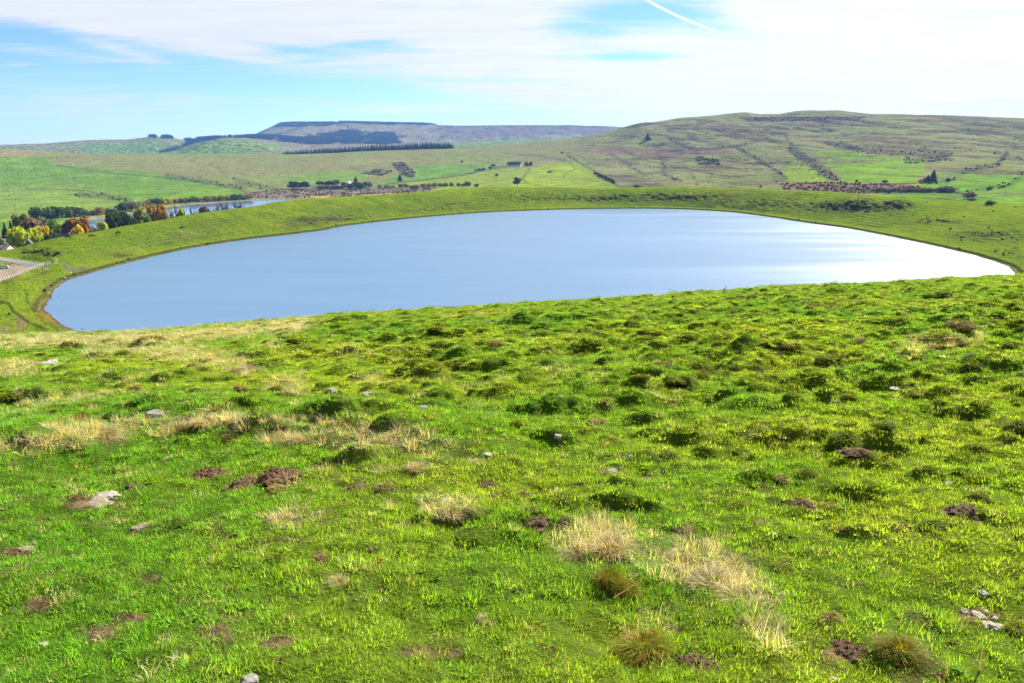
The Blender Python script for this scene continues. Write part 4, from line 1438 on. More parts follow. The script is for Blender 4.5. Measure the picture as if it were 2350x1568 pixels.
T('broadleaf_tree', 'tall orange and bronze autumn tree at the end of the clump', 'tree', 358, 470, 38, 'orange', Y=680)
T('broadleaf_tree', 'dark bronze tree tucked under the orange and bronze one', 'tree', 371, 481, 22, 'rust', Y=650)
T('bare_tree', 'leafless grey tree in front of the lower lake beside the lime yellow one', 'tree', 400, 477, 26, M_TWIG, Y=700, kind='bare')
T('broadleaf_tree', 'lime yellow tree in front of the lower lake between leafless trees', 'tree', 414, 468, 20, 'lime', Y=700, kind='narrow')
T('bare_tree', 'low leafless grey tree nearest the lime yellow tree on the lake bank', 'tree', 446, 480, 24, M_TWIG, Y=740, kind='bare')
T('broadleaf_tree', 'round plum-grey thinning tree in front of the lower lake', 'tree', 471, 469, 28, 'plum', Y=770)
T('bare_tree', 'leafless pair-stemmed grey tree past the round plum-grey tree', 'tree', 497, 470, 20, M_TWIG, Y=800, kind='bare')
T('bare_tree', 'tall leafless grey tree against the bright water of the lower lake', 'tree', 514, 465, 20, M_TWIG, Y=820, kind='bare')
T('bare_tree', 'small leafless grey tree, last one along the lower lake', 'tree', 546, 465, 24, M_TWIG, Y=860, kind='bare')
bush('tiny green bush at the foot of the leafless pair-stemmed tree', 496, 480, 10, 'green', Y=790)
# far bank of the lower lake
for i, (px, top, w, c, lab) in enumerate([
        (82, 476, 24, 'dark', 'dark round tree at the hamlet end of the lower lake bank'), (88, 484, 12, 'orange', 'small orange bush under the dark round tree on the lower lake bank'),
        (108, 477, 24, 'mid', 'mid green bush on the lower lake bank beside the dark round tree'), (130, 475, 30, 'dark', 'broad dark green bush on the lower lake bank'),
        (118, 487, 24, 'blue', 'bluish dark bush low on the lower lake bank'), (155, 474, 26, 'mid', 'bright-topped green bush on the lower lake bank'), (172, 475, 28, 'dark', 'dark bush behind the small spit of the lower lake'),
        (190, 478, 22, 'mid', 'mid green bush at the spit of the lower lake'), (212, 483, 20, 'dark', 'dark low bush past the spit of the lower lake'), (231, 476, 20, 'rust', 'rusty autumn bush on the lower lake bank'),
        (252, 477, 26, 'dark', 'dark round bush before the tall very dark tree'), (282, 465, 22, 'dark', 'dark bush above the very dark clump on the far bank'),
        (305, 463, 28, 'sage', 'grey-green bush above the olive green tree on the far bank'), (325, 464, 22, 'brown', 'brown bush above the olive green tree on the far bank')]):
    bush(lab, px, top, w, c, base=505 - (px - 82) * 0.085 if px < 270 else 487 - (px - 282) * 0.12, group='bushes on the bank of the lower lake')
bank = [(340, 460, 18, 'rust'), (360, 455, 26, 'dark'), (374, 459, 18, 'yellow'), (386, 456, 20, 'orange'), (400, 457, 16, 'rust'), (414, 454, 18, 'brown'), (428, 454, 20, 'olive'), (444, 452, 20, 'mid'),
        (458, 453, 16, 'brown'), (474, 450, 20, 'olive'), (490, 450, 16, 'rust'), (506, 448, 20, 'olive'), (520, 449, 16, 'brown'), (540, 446, 22, 'dark'), (556, 446, 18, 'mid'), (572, 445, 20, 'rust')]
names = ['rusty', 'dark green', 'golden', 'orange', 'rust-brown', 'brown', 'olive', 'mid green', 'dull brown', 'olive green', 'russet', 'yellow-olive', 'tan brown', 'blackish green', 'leaf green', 'red-brown']
for (px, top, w, c), nm in zip(bank, names):
    bush('%s autumn shrub in the strip along the far shore of the lower lake' % nm, px, top, w, c, base=471 - (px - 340) * 0.062, group='shrubs along the far shore')

# trees and bushes round the valley farms
T('broadleaf_tree', 'dark green block of trees first by the bog', 'tree', 674, 417, 20, 'blue', base=435)
T('broadleaf_tree', 'dark green tree in the middle of the block by the bog', 'tree', 690, 418, 22, 'dark', base=434)
T('broadleaf_tree', 'dark green tree closing the block by the bog', 'tree', 704, 416, 18, 'blue', base=434)
for px, top, w, c, lab in [(733, 415, 14, 'mid', 'first green tree of the loose row between the dark block and the white farmhouse'), (745, 417, 14, 'mid', 'second small tree of the loose row before the white farmhouse'),
                           (756, 414, 14, 'dark', 'darkest tree of the loose row before the white farmhouse'), (768, 413, 20, 'mid', 'roundest tree of the loose row before the white farmhouse')]:
    T('broadleaf_tree', lab, 'tree', px, top, w, c, base=428, group='loose row of trees before the white farmhouse')
for px, w, c in [(738, 20, 'heath'), (752, 22, 'plum'), (768, 22, 'heath'), (782, 18, 'plum')]:
    bush('plum-brown hedge shrub under the loose row of trees', px, 425, w, c, base=434, group='plum-brown hedge under the loose row')
T('conifer_tree', 'tall dark conifer behind the white farmhouse', 'tree', 817, 404, 14, 'dark', base=426, kind='conifer')
bush('dark bush at the side of the white farmhouse', 788, 418, 10, 'dark', base=428)
bush('dark blue-green bush hiding the foot of the white farmhouse', 806, 419, 22, 'blue', base=433)
bush('dark blue-green bush in front of the tall dark conifer', 824, 419, 26, 'blue', base=433)
bush('dark slim bush past the white farmhouse', 838, 417, 10, 'dark', base=430)
bush('sage green bush furthest from the white farmhouse', 848, 416, 14, 'sage', base=430)
T('conifer_tree', 'small pointed conifer on the slope between the two heather patches', 'tree', 918, 399, 12, 'blue', base=416, kind='conifer')
g0 = 'hedgerow bushes along the valley floor'
for i, (px, top, w, c) in enumerate([(872, 424, 12, 'olive'), (888, 424, 13, 'brown'), (902, 426, 10, 'olive'), (920, 423, 12, 'mid'), (932, 421, 13, 'brown'), (955, 424, 16, 'plum'), (972, 422, 14, 'heath'), (985, 421, 13, 'olive'),
                                     (998, 420, 14, 'mid'), (1010, 420, 13, 'olive'), (1022, 419, 14, 'mid'), (1036, 419, 10, 'dark'), (1052, 420, 12, 'olive'), (1064, 421, 9, 'brown')]):
    bush({'olive': 'olive-coloured', 'brown': 'dull brown', 'mid': 'mid green', 'plum': 'plum-brown', 'heath': 'grey-brown', 'dark': 'dark green'}[c] + ' low bush of the hedgerow on the valley floor', px, top, w, c, base=432.5 - i * 0.35, group=g0)
bush('blackish bush thickest in the middle of the valley hedgerow', 948, 425, 22, 'plum', base=434)
bush('dark bush standing highest in the valley hedgerow', 1072, 417, 15, 'dark', base=429)
bush('round lone bush at the end of the valley hedgerow', 1094, 421, 11, 'mid', base=429.5)
T('broadleaf_tree', 'lone dark tree casting a shadow on the bright yellow-green field', 'tree', 1187, 405, 15, 'dark', base=429, kind='narrow')
for px, top, w, c, lab in [(1168, 372, 8, 'dark', 'dark bush touching the slate-roofed farmhouse'), (1208, 371, 10, 'blue', 'nearer dark bush beside the slate-roofed farmhouse'), (1218, 370, 9, 'blue', 'rounder dark bush ending the row beside the slate-roofed farmhouse')]:
    bush(lab, px, top, w, c, base=382)
for i, (px, top, w, c) in enumerate([(1092, 388, 5, 'mid'), (1100, 386, 8, 'dark'), (1110, 385, 9, 'mid'), (1132, 377, 10, 'dark'), (1125, 382, 8, 'dark')]):
    bush('small dark bush of the row climbing the track below the slate-roofed farmhouse', px, top, w, c, base=[394, 392, 391, 383, 388][i], group='bushes along the farm track')
bush('blue-green bush alone in the field below the slate-roofed farmhouse', 1140, 399, 9, 'blue', base=405)
bush('small grey-green bush on the terrace edge above the lone dark tree', 1262, 392, 9, 'dark', base=397)
T('conifer_tree', 'pointed dark conifer clump high on the green saddle', 'tree', 1486, 306, 17, 'blue', base=322, kind='conifer')
for i in range(9):
    bush('dark bush in the short hedge along the edge of the bright wedge-shaped field', 1366 + i * 5.2, 394 + i * 2.3, 9, 'blue', base=402 + i * 2.6, group='dark hedge of the wedge-shaped field')
T('conifer_tree', 'tall dark conifer with a shadow in the bright valley field', 'tree', 2141, 389, 17, 'blue', base=417, kind='conifer')
T('conifer_tree', 'lower dark conifer leaning against the tall one in the bright valley field', 'tree', 2129, 401, 13, 'blue', base=418, kind='conifer')
bush('red-brown bush at the foot of the dark conifers in the bright field', 2114, 411, 11, 'rust', base=421)
bush('dark bush beside the dark conifers in the bright field', 2122, 408, 10, 'dark', base=420)
bush('small dark bush at the end of the hedge past the conifers', 2176, 409, 8, 'blue', base=419)
bush('silvery grey bush at the end of the heather strip', 2176, 425, 30, 'sage', base=441)
bush('grey-brown bush on the bright pasture beyond the rim', 2227, 440, 24, 'heath', base=456)
bush('small dark bush just below the grey-brown one', 2230, 456, 14, 'dark', base=461)
bush('blackish bush on the pasture near the photo edge', 2271, 460, 18, 'dark', base=471)
bush('dark round bush above the blackish one in the bright field', 2271, 428, 12, 'dark', base=436)
bush('dark bush at the lower edge of the great bright field', 2030, 413, 12, 'plum', base=420)
bush('tiny dark bush under the bright field by the scrubby gully', 1966, 412, 6, 'dark', base=419)
bush('low green bush on the horizon of the rim', 1462, 424, 20, 'mid', base=430)
bush('tiny bush beside the path on the rim horizon', 1745, 425, 6, 'mid', base=431)
for i in range(14):
    bush('purple-grey shrub of the strip below the heather patch', 2018 + i * 11.5, 430 + (i % 3) * 1.2, 14, ['heath', 'plum', 'sage'][i % 3], base=440 + i * 0.12, group='purple-grey shrub strip')
for px, py, w, c, lab in [(1060, 374, 5, 'dark', 'speck of a bush high on the tan pasture above the hedgerow'), (1290, 353, 6, 'mid', 'lone bush where the pale lane ends below the mesa')]:
    bush(lab, px, py - 5, w, c, base=py)
# windbreak of conifers on the plateau edge
wb = [(648, 351), (700, 349.5), (760, 348), (830, 346), (900, 344), (970, 342), (1040, 340)]
for r in range(2):
    for i in range(112):
        px = 649 + (1040 - 649) * i / 111 + random.uniform(-0.8, 0.8)
        by = np.interp(px, [p[0] for p in wb], [p[1] for p in wb])
        hp = np.interp(px, [648, 700, 850, 960, 1030, 1042], [7, 10, 12.5, 14, 13, 8]) * random.uniform(0.85, 1.1)
        Yd = np.interp(px, [640, 850, 1040], [2960, 2990, 3000]) - 60 + 14 * r
        x = ray(px, by)[0] / ray(px, by)[1] * Yd
        z = float(at(px, by, Yd)[2]) if False else float(H(x, Yd)[0])
        h = hp / FV * Yd
        o = link('conifer_tree', CONIFERS[(i + r) % 3], (x, Yd, z + CAM_H - 0.5), i * 1.7, (h * 0.85, h * 0.85, h))
        setmat(o, leafmat('windbreak', (0.006, 0.012, 0.012), 0.05))
        tag(o, 'blackish conifer in the straight windbreak on the plateau edge', 'tree', 'conifer windbreak on the plateau')


# distant woods and scrub: nobody could count them
def in_zone(n, y0, y1, a0, a1):
    Y = y0 + (y1 - y0) * rg.random(n)
    a = a0 + (a1 - a0) * rg.random(n)
    x = a * (Y + APEX)
    z = H(x, Y)
    px, py = to_px(x, Y, z)
    return x, Y, z, px, py


def wood():
    polys = [[(632, 292), (640, 281), (700, 280), (768, 280), (790, 286), (740, 290), (690, 292)], [(775, 282), (780, 277), (880, 280), (995, 283), (1003, 287), (900, 287.5)],
             [(585, 313), (690, 319), (780, 301), (800, 300), (905, 308), (920, 331), (840, 331), (700, 331), (600, 319)],
             [(358, 354), (400, 337), (460, 318), (530, 313), (620, 312), (700, 318), (840, 328), (840, 331), (700, 324), (560, 317), (510, 316), (440, 336), (402, 354)],
             [(336, 318), (345, 313), (354, 313), (362, 317)], [(366, 317), (380, 312), (392, 315), (400, 320)], [(420, 322), (440, 318), (440, 326)]]
    x, y, z, px, py = in_zone(330000, 4300, 7030, -0.52, 0.02)
    wob = 2.6 * fbm(x / 90, y / 140, 201, 4)
    m = np.zeros(len(x), bool)
    top_ = np.zeros(len(x), bool)
    for i, P in enumerate(polys):
        if i < 2:
            top_ |= in_poly(P, px, py)
        else:
            m |= in_poly(P, px + 4 * wob, py + wob)
    m &= rg.random(len(x)) < 0.36 * (0.12 + 0.88 * sst(fbm(x / 130, y / 260, 205, 4), -0.28, 0.05))
    m |= top_
    top_ = top_[m]
    x, y, z = x[m], y[m], z[m]
    n = len(x)
    h = np.where(top_, 7 + 3 * rg.random(n), 13 + 8 * rg.random(n))
    V, F, W = conifer_mesh(9, 6, 5, 0.30)
    me = mesh_from('far_conifer', V, F, leafmat('haze_blue_wood', (0.017, 0.045, 0.095), 0.1), W)  # blue of distant haze is put into the leaf colour
    scl = np.stack([h * 0.9, h * 0.9, h], 1)
    rot = np.stack([np.zeros(n), np.zeros(n), rg.random(n) * 6.28], 1)
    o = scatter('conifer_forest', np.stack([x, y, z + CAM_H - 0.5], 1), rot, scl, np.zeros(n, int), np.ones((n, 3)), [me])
    return n


def scrub():
    x, y, z, px, py = in_zone(260000, 880, 2900, -0.7, 0.7)
    wx = 5 * fbm(x / 70, y / 90, 117, 3)
    d = np.zeros(len(x))
    for P, wd, a in LINES:
        if wd >= 2.8:
            s = stroke(P, px + wx * 2.2, py + 1.1 * wx)
            d = np.maximum(d, a * np.exp(-(s / (wd * 0.85)) ** 2) * (0.075 if wd > 4 else 0.03))
    for P, a in (([(895, 374), (925, 372), (955, 398), (952, 410), (925, 405)], 0.16), ([(825, 398), (870, 389), (905, 394), (880, 405)], 0.18), ([(560, 442), (680, 431), (840, 433), (1010, 430), (960, 446), (700, 455), (560, 456)], 0.07),
                 ([(1785, 421), (1900, 418), (2060, 425), (2185, 440), (1960, 446), (1800, 440)], 0.10), ([(1600, 358), (1650, 366), (1655, 380), (1600, 378)], 0.25), ([(1690, 270), (1990, 268), (1965, 277), (1720, 280)], 0.12)):
        d = np.maximum(d, a * in_poly(P, px + wx, py + 0.3 * wx))
    # hollows
    d += 0.012 * sst(fbm(x / 130, y / 260, 211, 4), 0.25, 0.5) * (px > 1300)
    keep = rg.random(len(x)) < d * 4.2 * (0.25 + 0.75 * sst(fbm(x / 28, y / 28, 213, 2), -0.2, 0.3))
    x, y, z, px, py = x[keep], y[keep], z[keep], px[keep], py[keep]
    n = len(x)
    V, F, W = crown_mesh(21, 60, 5, 0.6, 0.02, 0.24)
    M = foliage_material('scrub_leaves', (0, 0, 0), 0.25, 0.4, 'tint')
    V2, F2, W2 = crown_mesh(22, 60, 5, 0.6, 0.02, 0.24)
    kinds = [mesh_from('scrub_clump', V, F, M, W), mesh_from('scrub_clump', V2, F2, M, W2)]
    s = (1.2 + 2.4 * rg.random(n) ** 2) * (0.8 + 0.35 * y / 2000)
    c = np.array([PAL['dark'], PAL['mid'], PAL['heath'], PAL['plum'], PAL['sage']])[rg.choice(5, n, p=[0.34, 0.26, 0.18, 0.10, 0.12])] * 0.62
    bog = in_poly([(560, 442), (680, 431), (840, 433), (1010, 430), (960, 446), (700, 455), (560, 456)], px, py)
    red = in_poly([(1785, 421), (1900, 418), (2060, 425), (2185, 440), (1960, 446), (1800, 440)], px, py)
    c = np.where(bog[:, None] & (rg.random(n) < 0.85)[:, None], np.array([0.115, 0.092, 0.068]), c)
    c = np.where(red[:, None] & (rg.random(n) < 0.85)[:, None], np.array([0.120, 0.084, 0.058]), c)
    scatter('scrub', np.stack([x, y, z + CAM_H - 0.2], 1), np.stack([np.zeros(n), np.zeros(n), rg.random(n) * 6.28], 1), np.stack([s, s, s * 0.8], 1), rg.integers(0, 2, n), c, kinds)
    return n


def rim_scrub():
    """heather, rushes and rough grass on the rim banks"""
    x, y, z, px, py = in_zone(150000, 180, 900, -0.7, 0.72)
    d = np.zeros(len(x))
    for (cx, cy, rx, ry, am) in SCARPS:
        q = ((px - cx) / rx) ** 2 + ((py - cy) / ry) ** 2
        d = np.maximum(d, min(am, 3.2) * 0.36 * np.exp(-q * 1.6))
    sd = np.abs(poly_sd(LAKE_S, x, y) - 3.2)
    d = np.maximum(d, 0.18 * (sd < 1.0))
    d += 0.005
    ok = (poly_sd(LAKE_S, x, y) > 1.5) & (y > layer_vals(L_FOOT, x / (y + APEX))[0]) & (y < layer_vals(L_RIM, x / (y + APEX))[0] * 1.02)
    lot = in_poly(LOT, px, py)
    keep = ok & ~lot & (rg.random(len(x)) < d * (0.15 + 0.85 * sst(fbm(x / 7, y / 7, 221, 3), 0.0, 0.3)))
    x, y, z = x[keep], y[keep], z[keep]
    n = len(x)
    M = foliage_material('rough_leaves', (0, 0, 0), 0.3, 0.4, 'tint')
    kinds = []
    for s_ in (31, 32):
        V, F, W = crown_mesh(s_, 70, 5, 0.6, 0.0, 0.22)
        kinds.append(mesh_from('rough_clump', V, F, M, W))
    s = 0.35 + 0.85 * rg.random(n) ** 2
    c = np.array([PAL['dark'], PAL['mid'], PAL['heath'], PAL['olive']])[rg.choice(4, n, p=[0.45, 0.25, 0.15, 0.15])] * 0.6
    scatter('undergrowth', np.stack([x, y, z + CAM_H - 0.08], 1), np.stack([np.zeros(n), np.zeros(n), rg.random(n) * 6.28], 1), np.stack([s, s, s * 0.75], 1), rg.integers(0, 2, n), c, kinds)
    return n


print('wood', wood(), 'scrub', scrub(), 'rim', rim_scrub())

# ---------------------------------------------------------------- houses
M_WALLW = plain_material('white_render', (0.62, 0.60, 0.56), 0.85, 1.2, 0.2)
M_WALLS = plain_material('dark_stone_wall', (0.14, 0.13, 0.12), 0.9, 1.5, 0.5)
M_SLATE = plain_material('slate', (0.045, 0.050, 0.065), 0.6, 2.0, 0.5)
M_PALEROOF = plain_material('pale_sheet_roof', (0.58, 0.55, 0.54), 0.5, 0.8, 0.2)
M_TILE = plain_material('brown_tile', (0.26, 0.16, 0.12), 0.85, 2.0, 0.5)
M_GLASS = plain_material('window_glass', (0.03, 0.035, 0.045), 0.15, 2.0, 0.1, 0)
M_WOOD = plain_material('weathered_wood', (0.22, 0.17, 0.12), 0.85, 5.0, 0.5)


def box_faces(V, F, lo, hi):
    k = len(V)
    for z in (lo[2], hi[2]):
        V += [(lo[0], lo[1], z), (hi[0], lo[1], z), (hi[0], hi[1], z), (lo[0], hi[1], z)]
    for f in ((0, 3, 2, 1), (4, 5, 6, 7), (0, 1, 5, 4), (1, 2, 6, 5), (2, 3, 7, 6), (3, 0, 4, 7)):
        F.append(tuple(k + i for i in f))


def house(name, label, x, y, z, rot, L, W, eave, ridge, mw, mr, wins=3, chimney=True, cat='house'):
    """gabled house, ridge along its own x axis; front faces -y"""
    root = bpy.data.objects.new(name, None)
    root.location = (x, y, z + CAM_H - 0.3); root.rotation_euler = (0, 0, rot)
    COL.objects.link(root)
    tag(root, label, cat)
    V, F = [], []
    a, b = L / 2, W / 2
    V += [(-a, -b, 0), (a, -b, 0), (a, b, 0), (-a, b, 0), (-a, -b, eave), (a, -b, eave), (a, b, eave), (-a, b, eave), (-a, 0, ridge), (a, 0, ridge)]
    F += [(0, 1, 5, 4), (2, 3, 7, 6), (1, 2, 6, 9, 5), (3, 0, 4, 8, 7)]
    link('wall', mesh_from('wall', V, F, mw), parent=root)
    V, F = [], []
    o = 0.35; t = 0.16
    sl = (ridge - eave) / b
    for s in (-1, 1):
        k = len(V)
        ye, ze = s * (b + o), eave - o * sl + 0.03
        for dz in (0, t):
            V += [(-a - o, ye, ze + dz), (a + o, ye, ze + dz), (a + o, 0, ridge + 0.03 + dz), (-a - o, 0, ridge + 0.03 + dz)]
        for f in ((0, 1, 2, 3), (4, 7, 6, 5), (0, 4, 5, 1), (1, 5, 6, 2), (3, 2, 6, 7), (0, 3, 7, 4)):
            F.append(tuple(k + i for i in f))
    rf = link('roof', mesh_from('roof', V, F, mr), parent=root)
    if chimney:
        V, F = [], []
        box_faces(V, F, (a * 0.55 - 0.45, -0.35, ridge - 0.6), (a * 0.55 + 0.45, 0.35, ridge + 1.1))
        box_faces(V, F, (a * 0.55 - 0.53, -0.43, ridge + 1.1), (a * 0.55 + 0.53, 0.43, ridge + 1.25))
        link('chimney', mesh_from('chimney', V, F, M_WALLS), parent=rf)
    for i in range(wins):
        cx = -a + L * (i + 0.5) / wins
        V, F = [], []
        box_faces(V, F, (cx - 0.6, -b - 0.06, eave * 0.35), (cx - 0.48, -b - 0.004, eave * 0.35 + 1.3))
        box_faces(V, F, (cx + 0.48, -b - 0.06, eave * 0.35), (cx + 0.6, -b - 0.004, eave * 0.35 + 1.3))
        box_faces(V, F, (cx - 0.48, -b - 0.06, eave * 0.35 + 1.18), (cx + 0.48, -b - 0.004, eave * 0.35 + 1.3))
        box_faces(V, F, (cx - 0.48, -b - 0.06, eave * 0.35), (cx + 0.48, -b - 0.004, eave * 0.35 + 0.12))
        w = link('window', mesh_from('window', V, F, M_WOOD), parent=root)
        V, F = [], []
        box_faces(V, F, (cx - 0.478, -b - 0.035, eave * 0.35 + 0.122), (cx + 0.478, -b - 0.006, eave * 0.35 + 1.178))
        link('pane', mesh_from('pane', V, F, M_GLASS), parent=w)
    V, F = [], []
    dx = -a + L * 0.5 / max(wins, 1) + L / max(wins, 1) * 0.5
    box_faces(V, F, (dx - 0.5, -b - 0.05, 0), (dx + 0.5, -b - 0.005, 2.1))
    link('door', mesh_from('door', V, F, M_WOOD), parent=root)
    return root


def ground(px, py=None, Y=None, ymin=60):
    if Y is None:
        return pick(px, py, ymin)
    x = ray(px, py)[0] / ray(px, py)[1] * Y
    return x, Y, float(H(x, Y)[0])


x, y, z = ground(66, 565, Y=470)
gh = house('gabled_house', 'dark gable-fronted house with a steep pale roof verge among the hamlet trees', x, y, z, R(118), 9, 8, 1.6, 7.2, M_WALLS, M_SLATE, 2)
V, F = [], []
limb(V, F, (-4.95, -4.6, 1.15), (-4.95, 0.0, 7.6), 0.42, 0.36, 4)
link('verge', mesh_from('verge', V, F, M_PALEROOF), parent=gh)
x, y, z = ground(149, 552, Y=480)
house('slate_house', 'long house with a dark slate roof behind the green rim', x, y, z, R(8), 10, 8, 4.0, 7.6, M_WALLS, M_SLATE, 3)
x, y, z = ground(169, 548, Y=474)
house('white_annex', 'small white-walled building at the end of the slate-roofed house', x, y, z, R(80), 5, 4, 3.6, 5.2, M_WALLW, M_SLATE, 1, False)
x, y, z = ground(8, 570, Y=470)
house('white_building', 'low white-walled building with brown roof at the very edge of the photo', x, y, z, R(-6), 9, 6, 2.9, 4.6, M_WALLW, M_TILE, 3)
x, y, z = ground(16, 555, Y=540)
house('barn', 'dark slate-roofed barn between the dark conifers at the photo edge', x, y, z, R(70), 9, 8, 5.0, 9.5, M_WALLS, M_SLATE, 1, False, 'barn')
x, y, z = ground(1181, 383)
house('farmhouse', 'long farmhouse with slate-blue roof on the pasture above the lone tree', x, y, z, R(-6), 34, 13, 5.0, 13.5, M_WALLW, M_SLATE, 5)
x, y, z = ground(803, 429)
house('white_farmhouse', 'white-gabled farmhouse half hidden by dark bushes by the bog', x, y, z, R(62), 14, 10, 6.0, 12.0, M_WALLW, M_SLATE, 2)
x, y, z = ground(171, 412)
house('stone_hut', 'tiny stone hut alone on the green hillside above the lower lake', x, y, z, R(20), 7, 5, 2.8, 4.6, M_WALLW, M_SLATE, 1, False, 'hut')


# ---------------------------------------------------------------- road, car park, bollards, car
def draped(name, quads, mat, lift):
    """sheet laid over the ground: quads given as a grid of world points"""
    G = np.array(quads)
    nr, nc = G.shape[:2]
    z = H(G[..., 0].ravel(), G[..., 1].ravel()).reshape(nr, nc) + CAM_H + lift
    V = [(G[i, j, 0], G[i, j, 1], z[i, j]) for i in range(nr) for j in range(nc)]
    F = [(i * nc + j, i * nc + j + 1, (i + 1) * nc + j + 1, (i + 1) * nc + j) for i in range(nr - 1) for j in range(nc - 1)]
    o = link(name, mesh_from(name, V, F, mat))
    o['kind'] = 'structure'
    return o


M_ROAD = plain_material('worn_asphalt', (0.140, 0.132, 0.118), 0.9, 0.6, 0.4, 0.2)
M_LOT = plain_material('packed_gravel', (0.180, 0.135, 0.070), 0.95, 0.25, 0.5, 0.3, 0, (0.145, 0.118, 0.080))
pr = [pick(px, py)[:2] for px, py in [(-40, 586), (0, 594), (30, 599), (60, 604), (92, 610)]]
pr = np.array(pr)
tt = np.linspace(0, len(pr) - 1, 40)
cx = np.interp(tt, range(len(pr)), pr[:, 0]); cy = np.interp(tt, range(len(pr)), pr[:, 1])
tx, ty = np.gradient(cx), np.gradient(cy); ll = np.hypot(tx, ty)
draped('road', [[(cx[i] - ty[i] / ll[i] * w, cy[i] + tx[i] / ll[i] * w) for w in np.linspace(-2.6, 2.6, 7)] for i in range(40)], M_ROAD, 0.10)
top = np.array([pick(px, py)[:2] for px, py in [(-60, 622), (-10, 621), (30, 613), (60, 607), (96, 607)]])
bot = np.array([pick(px, py)[:2] for px, py in [(-60, 664), (-10, 646), (30, 634), (60, 623), (104, 610)]])
t5 = np.linspace(0, 4, 40)
draped('car_park', [[tuple(np.array([np.interp(t, range(5), top[:, 0]), np.interp(t, range(5), top[:, 1])]) * (1 - s) + s * np.array([np.interp(t, range(5), bot[:, 0]), np.interp(t, range(5), bot[:, 1])])) for s in np.linspace(0, 1, 24)] for t in t5], M_LOT, 0.06)

M_PAINTW = plain_material('white_painted_stone', (0.72, 0.70, 0.62), 0.7, 4.0, 0.25)


def lathe(profile, sides=10):
    V, F = [], []
    for r, zz in profile:
        for i in range(sides):
            th = 2 * math.pi * i / sides
            V.append((r * math.cos(th), r * math.sin(th), zz))
    for k in range(len(profile) - 1):
        for i in range(sides):
            j = (i + 1) % sides
            F.append((k * sides + i, k * sides + j, (k + 1) * sides + j, (k + 1) * sides + i))
    F.append(tuple((len(profile) - 1) * sides + i for i in range(sides)))
    return V, F


boll = mesh_from('bollard', *lathe([(0.14, -0.25), (0.14, 0.62), (0.125, 0.78), (0.08, 0.86), (0.0, 0.88)]), M_PAINTW, smooth=False)
for i in range(23):
    t = i / 22
    px = -4 + 104 * t; py = np.interp(px, [-10, 30, 60, 85, 104], [650, 635, 622, 613, 606.5])
    x, y, z = pick(px, py)
    o = link('bollard', boll, (x, y, z + CAM_H + 0.02), 0, random.uniform(0.95, 1.1))
    o.rotation_euler = (random.uniform(-0.05, 0.05), random.uniform(-0.05, 0.05), 0)
    tag(o, 'short white bollard in the curved row edging the gravel car park', 'bollard', 'white bollards along the car park')


def sign_post(px, py, label, h, w):
    x, y, z = pick(px, py)
    r = bpy.data.objects.new('notice_board', None)
    r.location = (x, y, z + CAM_H); r.rotation_euler = (0, 0, R(10))
    COL.objects.link(r)
    tag(r, label, 'sign')
    for sx in (-1, 1):
        V, F = [], []
        box_faces(V, F, (sx * w * 0.42 - 0.05, -0.05, -0.3), (sx * w * 0.42 + 0.05, 0.05, h))
        link('post', mesh_from('post', V, F, M_PAINTW), parent=r)
    V, F = [], []
    box_faces(V, F, (-w / 2, -0.09, h * 0.45), (w / 2, -0.053, h * 0.98))
    link('board', mesh_from('board', V, F, M_PAINTW), parent=r)


sign_post(112.5, 609, 'small white notice board at the end of the bollard row', 1.4, 1.2)
sign_post(130.5, 606, 'tall white notice board beyond the road end, by the dark scrub', 2.6, 0.9)


